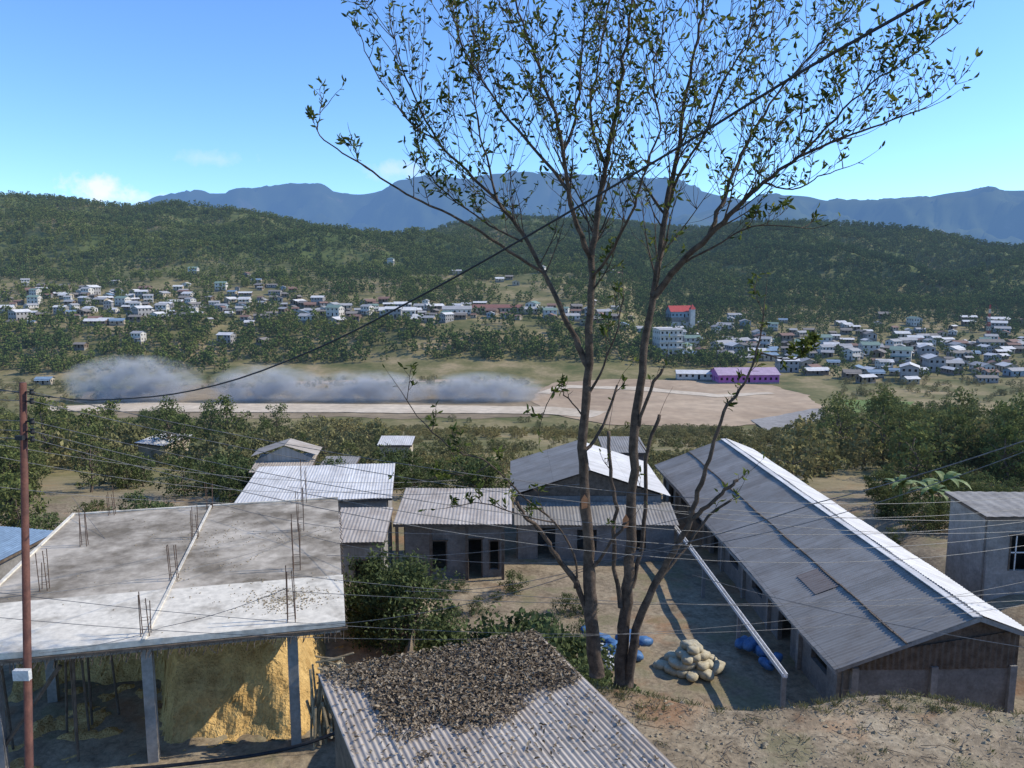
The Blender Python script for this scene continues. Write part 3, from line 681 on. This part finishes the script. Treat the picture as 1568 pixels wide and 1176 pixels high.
e=shed('small_tin_house',-17.3,-13.4,50,54,-12.7,-12.4,-15.5,M_roofw2,M_wood,rz=.1)
b=MB(); b.sheet((-2.2,0,-12.1),(-2.2,2.4,-12.1),(0,2.4,-11.4),(0,0,-11.4),.25,.02); b.sheet((2.2,0,-12.1),(2.2,2.4,-12.1),(0.02,2.4,-11.4),(0.02,0,-11.4),.25,.02); b.poly([(-2.1,.2,-12.5),(2.1,.2,-12.5),(0,.2,-11.5)],0); b.build('upper_gable',M_roofw2,parent=e)
shed('small_tin_house',-13.0,-10.6,50.5,54,-12.9,-12.6,-15.5,M_roofg,M_wood)
shed('watch_hut',-11.2,-8.3,64,66.4,-14.0,-13.7,-17.2,M_roofw,wallm[1],[(.4,1.4,-15.9,-14.7)],over=.25)
shed('small_tin_house',6.2,9.2,52,56,-11.9,-11.6,-15.6,M_roofg,M_rust)
shed('small_tin_house',-38,-34,78,82,-17.0,-16.6,-20.6,M_roofw,wallm[1],rz=-.4)
shed('blue_roof_shed',-24,-20.4,30,34,-11.5,-11.2,-13.5,roofm[4],M_wallg,rz=-.2)
e=shed('grey_concrete_house',19.3,26,31,34.2,-9.75,-9.6,-13.5,M_conc,M_conc,[(.9,2.0,-12.1,-10.6)],over=.25,per=.5)
b=MB(); b.box(-1.95,-1.91,-1.44,-1.4,-12.1,-10.6); b.box(-2.2,-1.1,-1.44,-1.41,-11.35,-11.3); b.build('window_bars',M_white,parent=e)
# ---------- sacks, tarp
def blob(name,cs,mat,sq=(1,.62,.36),seed=3):
    bm=bmesh.new(); r=random.Random(seed)
    for c_ in cs:
        ret=bmesh.ops.create_icosphere(bm,subdivisions=3,radius=1)
        an=r.uniform(0,3.14); ca,sa=math.cos(an),math.sin(an); k=r.uniform(.85,1.1)*.36; ph=r.random()*6
        for v_ in ret['verts']:
            x,y,z=v_.co; x=math.copysign(abs(x)**.6,x); y=math.copysign(abs(y)**.7,y); z=math.copysign(abs(z)**.8,z)
            z+=.14*math.sin(x*6+an)*math.cos(y*4)+.06*math.sin(x*13+y*9+ph); pinch=1-.3*abs(x)**4
            x,y,z=x*sq[0]*k,y*sq[1]*k*pinch,z*sq[2]*k*pinch*1.25
            z+=x*.25*math.sin(ph)
            v_.co=Vector((x*ca-y*sa,x*sa+y*ca,z))+c_
    me=bpy.data.meshes.new(name); bm.to_mesh(me); bm.free(); me.materials.append(mat); me.polygons.foreach_set('use_smooth',[True]*len(me.polygons)); return add(name,me)
M_sack=simple('sack_fabric',(.36,.30,.19),(.54,.48,.34),5,.9,bstr=.5)
M_tarp=simple('blue_tarpaulin',(.03,.09,.20),(.09,.2,.38),4,.5,bstr=.5)
M_sackw=simple('white_sack_fabric',(.42,.42,.42),(.6,.6,.58),5,.8)
cs=[]
for lv,nn in((0,18),(1,13),(2,8),(3,3)):
    for i in range(nn):
        an=i*2.399; rr=(1.05-lv*.26)*math.sqrt((i+.5)/nn)
        cs.append(Vector((6.6+rr*math.cos(an),27.3+rr*.8*math.sin(an),-14.25+lv*.25+random.uniform(-.04,.04))))
blob('sack_pile',cs,M_sack)
blob('blue_sack_pile',[Vector((4.2+random.gauss(0,.55),28.2+random.gauss(0,.5),-14.2+random.random()*.35)) for i in range(16)],M_tarp,seed=5)
blob('white_sack_pile',[Vector((4.0+random.gauss(0,.6),27.8+random.gauss(0,.4),-14.15+random.random()*.3)) for i in range(4)],M_sackw,seed=6)
blob('blue_sack_pile',[Vector((9.3+random.gauss(0,.25),28+random.gauss(0,.9),-14.2+random.random()*.3)) for i in range(6)],M_tarp,seed=8)
b=MB()
for i in range(2200):
    x=random.uniform(2,15); y=random.uniform(12.5,18.6); z=float(terr(x,y)); s=random.choice([.012,.015,.02,.03,.04,.07])*random.uniform(.6,1.3)
    q=Vector((x,y,z)); 
    pp=[q+Vector((s*math.cos(t_+i),s*.8*math.sin(t_+i),random.uniform(-.2,.2)*s)) for t_ in(0,1.3,2.6,3.9,5.1)]; top=q+Vector((random.uniform(-.3,.3)*s,random.uniform(-.3,.3)*s,s*random.uniform(.4,.8)))
    for j in range(5): b.poly([pp[j],pp[(j+1)%5],top])
b.build('scattered_stones',M_bamboo)
b=MB()
for i in range(420):
    x=random.uniform(2,15); y=random.uniform(12.5,18.8); z=float(terr(x,y))+.03; an=random.uniform(0,6.28); l_=random.uniform(.1,.6)
    b.tube([(x,y,z),(x+l_*.5*math.cos(an),y+l_*.5*math.sin(an),z+.04),(x+l_*math.cos(an+.3),y+l_*math.sin(an+.3),z)],[.009,.007,.004],4)
b.build('fallen_twigs',M_wood)
def grass(name,pos,h,mat,seed):
    r=random.Random(seed); v=[];f=[];tone=[]
    for q,n_ in pos:
        for i in range(n_):
            an=r.uniform(0,6.28); d=Vector((math.cos(an),math.sin(an),0)); p_=q+d*r.uniform(0,.12); hh=h*r.uniform(.4,1.2); w=Vector((-d.y,d.x,0))*.004; k=len(v)
            v+=[tuple(p_-w),tuple(p_+w),tuple(p_+d*hh*.25+Vector((0,0,hh*.7))+w*.7),tuple(p_+d*hh*.6+Vector((0,0,hh*.95)))]; f+=[(k,k+1,k+2),(k,k+2,k+3)]; tone+=[r.random()]*4
    me=bpy.data.meshes.new(name); me.from_pydata(v,[],f); me.materials.append(mat); at=me.attributes.new('tone','FLOAT','POINT'); at.data.foreach_set('value',np.array(tone,dtype=np.float32)); add(name,me)
pos=[]
for i in range(380):
    x=random.uniform(2,16); e_=18.6-.06*x
    y=random.gauss(e_+.4,.35) if i%5 else random.uniform(15,e_)
    pos.append((Vector((x,y,float(terr(x,y)))),random.randint(8,20)))
grass('grass_tufts',pos,.13,foliage('grass_blades',(.09,.095,.04),(.30,.26,.14),False),3)
pts=[Vector((x,y,float(terr(x,y))+.02)) for x,y in zip(rng.uniform(1,15,4000),rng.uniform(12.5,19.5,4000))]
leaves_obj('fallen_leaves',pts,.06,M_litter,seed=14)
def banana(loc,h,seed):
    r=random.Random(seed); e=empty('banana_plant',loc); b=MB(); b.tube([(0,0,-.3),(0.05,0,h*.3),(0,0,h*.55)],[.14,.11,.07],8); b.build('stem',M_ban,parent=e)
    b=MB()
    for i in range(9):
        an=i*2.4+r.random(); d=Vector((math.cos(an),math.sin(an),0)); w=Vector((-d.y,d.x,0)); p_=Vector((0,0,h*.5)); el=r.uniform(.8,1.35); prev=None
        for j in range(8):
            q=j/7; ww=.17*math.sin(math.pi*min(1,q*.9+.08))*h*.35; a_=p_-w*ww+Vector((0,0,.1*ww)); c_=p_+w*ww+Vector((0,0,.1*ww))
            if prev: b.poly([prev[0],prev[2],p_,a_]); b.poly([prev[2],prev[1],c_,p_])
            prev=(a_,c_,p_.copy()); p_=p_+(d*math.cos(el)+Vector((0,0,math.sin(el))))*h*.075; el-=.32
    b.build('leaves',M_ban,parent=e)
M_ban=simple('banana_leaf',(.10,.14,.035),(.2,.24,.07),3,.6)
for i,(x,y) in enumerate([(22.5,41),(24,42.5),(21.8,43)]): banana((x,y,float(terr(x,y))),3.0+.4*(i%2),i)
# ------------------------------------------------------------------ big tree
M_tbark=simple('trunk_bark',(.045,.032,.023),(.14,.10,.072),5,.95,bstr=.9,bdist=.03)
M_tleaf=foliage('leaf_green',(.03,.045,.014),(.23,.24,.06),False,transl=.4,wamt=0)
e=empty('tall_sparse_tree')
W_=MB(); LPos=[];LDir=[]
rt=random.Random(21)
def smooth_path(P_):
    P_=[Vector(p_) for p_ in P_]; out=[]
    for i in range(len(P_)-1):
        p0=P_[max(i-1,0)];p1=P_[i];p2=P_[i+1];p3=P_[min(i+2,len(P_)-1)]
        for j in range(4):
            t=j/4; out.append(.5*((2*p1)+(p2-p0)*t+(2*p0-5*p1+4*p2-p3)*t*t+(3*p1-p0-3*p2+p3)*t**3))
    out.append(P_[-1]); return out
def leafat(p_,d): LPos.append(p_); LDir.append(d)
def twig(p_,d,L,r,dens=1.):
    n=5; pts=[p_]; q=p_.copy(); bare=rt.random()<.14
    for i in range(n):
        d=(d+Vector((rt.gauss(0,.16),rt.gauss(0,.16),.12+rt.gauss(0,.1)))).normalized(); q=q+d*L/n; pts.append(q.copy())
        if i>=1 and not bare:
            for k in range(int(rt.random()*1.65*dens+.12)):
                leafat(q+d*rt.uniform(-L/n,0),(d+Vector((rt.gauss(0,.8),rt.gauss(0,.8),rt.gauss(-.1,.6)))).normalized())
    if not bare:
        for k in range(int(1+3.0*rt.random()*dens)): leafat(q.copy(),(d*.6+Vector((rt.gauss(0,.8),rt.gauss(0,.8),rt.gauss(0,.6)))).normalized())
    W_.tube(pts,[r*(1-.13*i) for i in range(n+1)],3)
def branch(p_,d,L,r,dens=1.,twn=6):
    n=8; pts=[p_]; q=p_.copy(); segs=[]
    for i in range(n):
        d=(d+Vector((rt.gauss(0,.09),rt.gauss(0,.09),.10))).normalized(); q=q+d*L/n; pts.append(q.copy()); segs.append((q.copy(),d.copy()))
    W_.tube(pts,[max(.006,r*(1-.1*i)) for i in range(n+1)],4)
    for k in range(twn):
        a_=segs[rt.randrange(1,n)]; o_=Vector((rt.gauss(0,1),rt.gauss(0,1),rt.gauss(.2,.5))).normalized()
        twig(a_[0],(a_[1]*.8+o_*.9).normalized(),L*rt.uniform(.22,.45),.009,dens)
    twig(q,d,L*.3,.009,dens)
def limb(P_,r0,r1,kids=8,s0=.45,L=(1.2,2.4),dens=1.,twn=5,n=8):
    pts=smooth_path([S(*p_) for p_ in P_]); k=len(pts)
    if kids>=7: kids=int(kids*2.1); twn=7; L=(L[0]*1.0,L[1]*1.25)
    for i in range(1,k-1): pts[i]=pts[i]+Vector((rt.gauss(0,.022),rt.gauss(0,.03),0))
    W_.tube(pts,[(r0+(r1-r0)*(i/(k-1))**.65)*(1+rt.gauss(0,.035)) for i in range(k)],n)
    for c_ in range(kids):
        q=s0+(1-s0)*(c_+rt.random())/kids; i=min(k-2,int(q*(k-1))); d=(pts[i+1]-pts[i]).normalized()
        o_=Vector((rt.gauss(0,1),rt.gauss(0,1.1),rt.uniform(-.1,.5))).normalized()
        branch(pts[i],(d*.75+o_*.75).normalized(),rt.uniform(*L)*(1.15-.4*q),max(.012,(r0+(r1-r0)*q**.65)*.35),dens,twn)
    twig(pts[-1],(pts[-1]-pts[-2]).normalized(),.8,.01,dens)
limb([(914,1035,18.9),(906,960,18.9),(902,880,19),(898,800,19),(892,710,19),(897,610,19),(903,500,19),(906,400,19),(915,330,19),(928,260,19),(940,190,18.8),(952,110,18.7),(964,30,18.6),(972,-60,18.6)],.205,.02,14,.5,n=12)
limb([(950,1055,19.3),(955,960,19.3),(962,880,19.3),(968,780,19.3),(972,660,19.3),(982,570,19.3),(994,490,19.4),(1008,410,19.5),(1018,330,19.7),(1036,250,19.9),(1046,180,20.1),(1060,100,20.2),(1074,20,20.3),(1085,-60,20.3)],.19,.02,14,.5,n=12)
limb([(1000,455,19.4),(1040,405,19.0),(1085,362,18.6),(1125,320,18.3),(1170,280,18),(1225,240,17.8),(1290,212,17.6),(1350,190,17.5),(1420,165,17.4)],.10,.012,14,.25,n=8)
limb([(1085,362,18.6),(1105,310,18.9),(1130,250,19.3),(1160,190,19.8),(1200,130,20.1),(1245,80,20.3),(1290,30,20.5),(1330,-40,20.6)],.06,.012,12,.15)
limb([(1018,330,19.7),(1040,270,19),(1080,200,18.5),(1110,120,18),(1150,50,17.8),(1180,-50,17.6)],.05,.012,10,.15)
limb([(1225,240,17.8),(1280,180,17.4),(1330,130,17.2),(1390,90,17),(1450,50,16.9)],.03,.01,8,.1,(.7,1.5))
limb([(1170,280,18),(1215,290,18),(1255,270,18),(1300,255,18.1)],.025,.01,5,.1,(.5,1.1),1,5)
limb([(1040,405,19),(1090,380,18.5),(1140,350,18.1),(1185,345,17.9),(1235,350,17.8)],.03,.01,6,.2,(.4,1.1),1,5)
limb([(900,560,19),(880,520,19.1),(858,470,19.3),(835,420,19.5),(800,360,19.8),(762,310,20),(715,262,20.2),(670,215,20.4),(635,150,20.5),(612,90,20.5),(598,40,20.5)],.09,.012,12,.3)
limb([(762,310,20),(745,240,20.2),(730,180,20.3),(720,110,20.4),(725,40,20.5)],.035,.01,8,.1,(.7,1.5))
limb([(670,215,20.4),(630,190,20),(595,140,19.8),(565,90,19.7),(550,50,19.6)],.025,.01,5,.1,(.4,1.),1,5)
limb([(835,420,19.5),(780,385,19.1),(720,345,18.8),(660,315,18.5),(610,290,18.3),(560,255,18.2),(515,228,18.1),(487,200,18.0),(494,168,18)],.045,.01,6,.3,(.5,1.1),1,5)
limb([(800,370,19.7),(750,345,19.9),(700,310,20.1),(660,270,20.2),(640,220,20.3)],.03,.01,7,.15,(.5,1.2),1,5)
limb([(906,400,19),(884,345,18.7),(868,280,18.4),(860,210,18.2),(838,140,18),(812,70,17.8),(790,0,17.7),(775,-60,17.7)],.075,.014,12,.2)
limb([(862,240,18.3),(880,180,19),(890,110,19.6),(893,40,20),(900,-50,20)],.045,.012,8,.1)
limb([(868,290,18.4),(820,230,18.8),(770,170,19.2),(730,110,19.6),(700,50,19.8),(680,-20,20)],.045,.012,10,.15)
limb([(928,262,19),(905,180,19.6),(915,100,20.2),(930,20,20.6),(935,-60,20.8)],.045,.012,7,.1)
limb([(905,430,19),(938,380,18.2),(965,330,17.6),(985,270,17.2),(1010,200,17),(1000,120,16.8),(1015,40,16.7)],.045,.012,10,.2)
limb([(962,1050,19.2),(975,965,19.1),(1000,900,19),(1030,845,18.9),(1058,795,18.8),(1074,740,18.7),(1092,690,18.6),(1108,630,18.5),(1140,585,18.5),(1165,520,18.5),(1170,470,18.5)],.14,.012,6,.66,(.4,.9),.9,4,n=10)
limb([(1058,795,18.8),(1085,775,18.6),(1110,750,18.5),(1130,735,18.5)],.06,.04,2,.3,(.3,.8),.6,3)
limb([(1165,540,18.5),(1200,550,18.4),(1230,545,18.3),(1240,520,18.3)],.025,.01,6,.3,(.3,.6),1.8,5)
limb([(968,900,19.3),(985,820,19.5),(988,740,19.6),(992,680,19.7),(1010,635,19.8)],.065,.045,2,.4,(.4,.9),.5,3)
limb([(950,930,19.2),(940,850,19),(943,780,18.8),(935,720,18.7),(932,660,18.7)],.065,.04,1,.6,(.4,.8),.5,3)
limb([(975,660,19.3),(990,610,19.1),(1015,565,19)],.05,.035,1,.5,(.4,.8),.5,3)
limb([(905,960,19),(880,890,18.9),(850,850,18.8),(830,815,18.7),(805,790,18.6),(790,765,18.6)],.10,.03,3,.5,(.4,1.0),1,3)
limb([(880,900,18.9),(882,860,18.6),(850,800,18.4),(800,760,18.2),(750,710,18),(700,690,17.9),(650,650,17.8),(618,605,17.8)],.035,.01,6,.35,(.4,.9),1.1,5)
limb([(750,710,18),(720,730,18),(690,725,18),(650,735,18)],.02,.01,4,.1,(.3,.7),1.2,4)
limb([(897,640,19),(870,610,18.8),(850,600,18.6),(830,640,18.5)],.025,.01,4,.3,(.3,.7),1.2,3)
limb([(850,800,18.4),(800,790,18.1),(740,770,18),(700,775,18)],.022,.01,5,.3,(.3,.7),1,4)
limb([(902,880,19),(935,830,18.6),(960,800,18.4)],.05,.03,1,.5,(.3,.7),.8,3)
limb([(1000,900,19),(1040,850,19.3),(1085,790,19.5),(1120,765,19.5)],.05,.03,2,.6,(.3,.6),.8,3)
limb([(895,690,19),(925,650,19.3),(945,590,19.5)],.05,.03,1,.5,(.3,.7),.8,3)
limb([(903,600,19),(925,560,18.8),(945,500,18.6),(955,450,18.4)],.04,.012,4,.3,(.5,1),.8,4)
W_.build('trunks_and_branches',M_tbark,parent=e,smooth=True)
o=leaves_obj('foliage',LPos,.168,M_tleaf,flat=False,seed=9,dirs=LDir,jit=.3,wd=.17); o.parent=e
print('leaves',len(LPos))
b=MB()
for u,v in((895,770),(958,800)):
    c_=S(u,v,18.82 if u<900 else 19.13); 
    b.poly([c_+Vector((-.07,0,-.16)),c_+Vector((.07,-.01,-.12)),c_+Vector((.08,-.01,.1)),c_+Vector((0,-.01,.22)),c_+Vector((-.08,0,.08))])
b.build('sunlit_bark_spots',simple('sunlit_bark_orange',(.4,.16,.07),(.5,.22,.1),4),parent=e)  # sun spots on the trunks, painted as flat orange patches
# ------------------------------------------------------------------ utility pole and wires
e=empty('utility_pole'); top=S(35,586,14); bot=S(46,1260,14)
b=MB(); b.tube([bot,top],[.08,.06],12); b.build('mast',M_pole,parent=e,smooth=True)
def onp(v): 
    return S(35+ (v-586)*.0165,v,14)
b=MB()
for v in(600,614,645,660,672):
    c_=onp(v); b.tube([c_+Vector((.05,-.02,0)),c_+Vector((.17,-.02,0))],.015,6,0); b.tube([c_+Vector((.17,-.02,-.05)),c_+Vector((.17,-.02,-.02)),c_+Vector((.17,-.02,.02)),c_+Vector((.17,-.02,.05))],[.03,.045,.03,.04],8,0)
c_=onp(1027); b.box(c_.x-.16,c_.x+.14,c_.y-.2,c_.y-.1,c_.z-.1,c_.z+.1,1)
c_=onp(668); b.box(c_.x-.05,c_.x+.08,c_.y-.18,c_.y-.1,c_.z-.04,c_.z+.04,0)
b.build('insulators_and_meter',[M_cable,M_white],parent=e)
def wire(b,p_,q_,sag,r=.007,n=24):
    pts=[]
    for i in range(n+1):
        t=i/n; x=p_.lerp(q_,t); x.z-=sag*4*t*(1-t); pts.append(x)
    b.tube(pts,r,4)
b=MB(); b.tube(smooth_path([S(1500,-50,5.5),S(1420,0,6),S(1230,108,7),S(1040,225,8.4),S(850,337,10),S(650,450,11.6),S(480,536,13),S(330,590,14.6),S(200,610,16.2),S(60,606,18),S(-200,560,22)]),.014,6); b.build('overhead_cable',M_cable)
b=MB()
for i,v in enumerate((600,614,645,660,672)):
    a_=onp(v)+Vector((.17,-.02,0)); 
    wire(b,a_,S(1700,745+i*16,24),1.2+.12*i)
    wire(b,a_,S(-300,v-40,16),.1)
for v0,v1,s_ in((1000,860,.5),(960,905,.35)):
    wire(b,S(-60,v0-60,15),S(1700,v1,22),s_+.8,.006)
for (u0,v0,d0,u1,v1,d1,s_) in[(440,905,19,1700,895,24,.5),(440,880,19,1700,910,24,.6),(470,820,24,1000,850,19,.5),(500,850,24,1060,790,19,.4),(300,760,30,960,800,19,.8),(-50,920,17,560,780,30,.6),(110,760,30,330,1000,19,.3),(960,850,19,1700,640,12,.4),(960,850,19,620,905,22,.3),(880,820,19,1060,850,18,.05),(1000,770,19,1700,790,26,.3),(1000,780,19,1700,800,26,.5),(-50,690,20,640,745,30,.6),(-50,672,20,700,735,30,.5),(-50,740,20,600,760,30,.4),(440,960,19,960,850,19,.4),(250,960,19,440,900,19,.1),(250,960,19,60,1000,15,.1),(440,745,30,900,740,19,.3),(1060,880,19,1700,1010,14,.2)]:
    wire(b,S(u0,v0,d0),S(u1,v1,d1),s_,.0075)
wire(b,S(960,850,19),S(1250,770,16.5),.1,.011); wire(b,S(1250,770,16.5),S(1750,610,12),.1,.011)
b.build('service_wires',M_wire)
b=MB(); b.tube(smooth_path([S(200,1178,17.3),S(300,1168,17.6),S(400,1155,18),S(470,1138,18.3),S(520,1120,18.6)]),.045,8); b.build('drain_pipe',M_cable)
# ------------------------------------------------------------------ dust clouds
dm=bpy.data.materials.new('dust'); dm.use_nodes=True; nt=dm.node_tree; nt.nodes.clear(); out=nt.nodes.new('ShaderNodeOutputMaterial')
pv=N(nt,'ShaderNodeVolumeScatter'); pv.inputs['Color'].default_value=(.98,.92,.83,1); pv.inputs['Anisotropy'].default_value=.0
oc=coords(nt,'Object'); ln=N(nt,'ShaderNodeVectorMath',operation='LENGTH'); nt.links.new(oc,ln.inputs[0])
fall=mrange(nt,ln.outputs['Value'],.1,1.,1,0)
mp=N(nt,'ShaderNodeMapping'); mp.inputs['Scale'].default_value=(.6,1,1.0); mp.inputs['Rotation'].default_value=(0,.35,0); nt.links.new(coords(nt,'World'),mp.inputs[0])
nn=noise(nt,mp.outputs[0],.2,4,.68); nr=mrange(nt,nn,.40,.62,0,1)
mu=N(nt,'ShaderNodeMath',operation='MULTIPLY'); nt.links.new(fall,mu.inputs[0]); nt.links.new(nr,mu.inputs[1]); mu2=N(nt,'ShaderNodeMath',operation='MULTIPLY'); nt.links.new(mu.outputs[0],mu2.inputs[0]); mu2.inputs[1].default_value=.6
nt.links.new(mu2.outputs[0],pv.inputs['Density']); nt.links.new(pv.outputs[0],out.inputs['Volume'])
bm=bmesh.new(); bmesh.ops.create_icosphere(bm,subdivisions=3,radius=1); dme=bpy.data.meshes.new('dust_cloud'); bm.to_mesh(dme); bm.free(); dme.materials.append(dm)
for u,v,rx,rz_ in[(205,586,28,11),(410,600,24,9.5),(560,607,26,8),(735,609,26,7.5)]:
    o=add('dust_cloud',dme); p_=S(u,v,286); o.location=(p_.x,286,max(p_.z,-46+rz_*.5)); o.scale=(rx,8,rz_)
# ------------------------------------------------------------------ sky, sun, camera
EL,AZ=R(38),R(82)
w=bpy.data.worlds.new('World'); scene.world=w; w.use_nodes=True; nt=w.node_tree; nt.nodes.clear()
sk=N(nt,'ShaderNodeTexSky'); sk.sky_type='NISHITA'; sk.sun_disc=False; sk.sun_elevation=EL; sk.sun_rotation=AZ; sk.altitude=900; sk.air_density=1.0; sk.dust_density=.3; sk.ozone_density=2.
tc=coords(nt,'Generated')
col=mixc(nt,1.,sk.outputs[0],(.90,1.25,1.70),'MULTIPLY')
def cloud(col,u,v,wd,ht,amt):
    d=S(u,v,1).normalized(); s=N(nt,'ShaderNodeVectorMath',operation='SUBTRACT'); nt.links.new(tc,s.inputs[0]); s.inputs[1].default_value=tuple(d)
    m_=N(nt,'ShaderNodeVectorMath',operation='MULTIPLY'); nt.links.new(s.outputs[0],m_.inputs[0]); m_.inputs[1].default_value=(1/wd,1/wd,1/ht)
    l=N(nt,'ShaderNodeVectorMath',operation='LENGTH'); nt.links.new(m_.outputs[0],l.inputs[0])
    n_=noise(nt,tc,45,6,.62); a_=N(nt,'ShaderNodeMath',operation='MULTIPLY_ADD'); nt.links.new(n_,a_.inputs[0]); a_.inputs[1].default_value=-2.6; nt.links.new(l.outputs['Value'],a_.inputs[2])
    f_=mrange(nt,a_.outputs[0],-.25,-1.15,0,amt); return mixc(nt,f_,col,(6.8,6.9,7.2))
col=cloud(col,150,288,.036,.017,.85); col=cloud(col,320,243,.04,.010,.22); col=cloud(col,610,262,.04,.014,.35); col=cloud(col,190,302,.06,.008,.5)
bg=N(nt,'ShaderNodeBackground'); bg.inputs[1].default_value=.148; nt.links.new(col,bg.inputs[0]); wo=N(nt,'ShaderNodeOutputWorld'); nt.links.new(bg.outputs[0],wo.inputs[0])
sd=Vector((math.cos(EL)*math.sin(AZ),math.cos(EL)*math.cos(AZ),math.sin(EL)))
l=bpy.data.lights.new('sun','SUN'); l.energy=5.0; l.angle=R(.5); l.color=(1,.93,.80); lo=bpy.data.objects.new('sun',l); scene.collection.objects.link(lo); lo.rotation_euler=sd.to_track_quat('Z','Y').to_euler()
cd=bpy.data.cameras.new('camera'); co=bpy.data.objects.new('camera',cd); scene.collection.objects.link(co); cd.sensor_width=36; cd.lens=18/math.tan(math.atan(784/F)); cd.clip_start=.1; cd.clip_end=40000
co.location=(0,0,0); co.rotation_euler=(math.pi/2-PITCH,0,0); scene.camera=co
scene.view_settings.view_transform='Standard'; scene.view_settings.look='None'; scene.view_settings.exposure=0
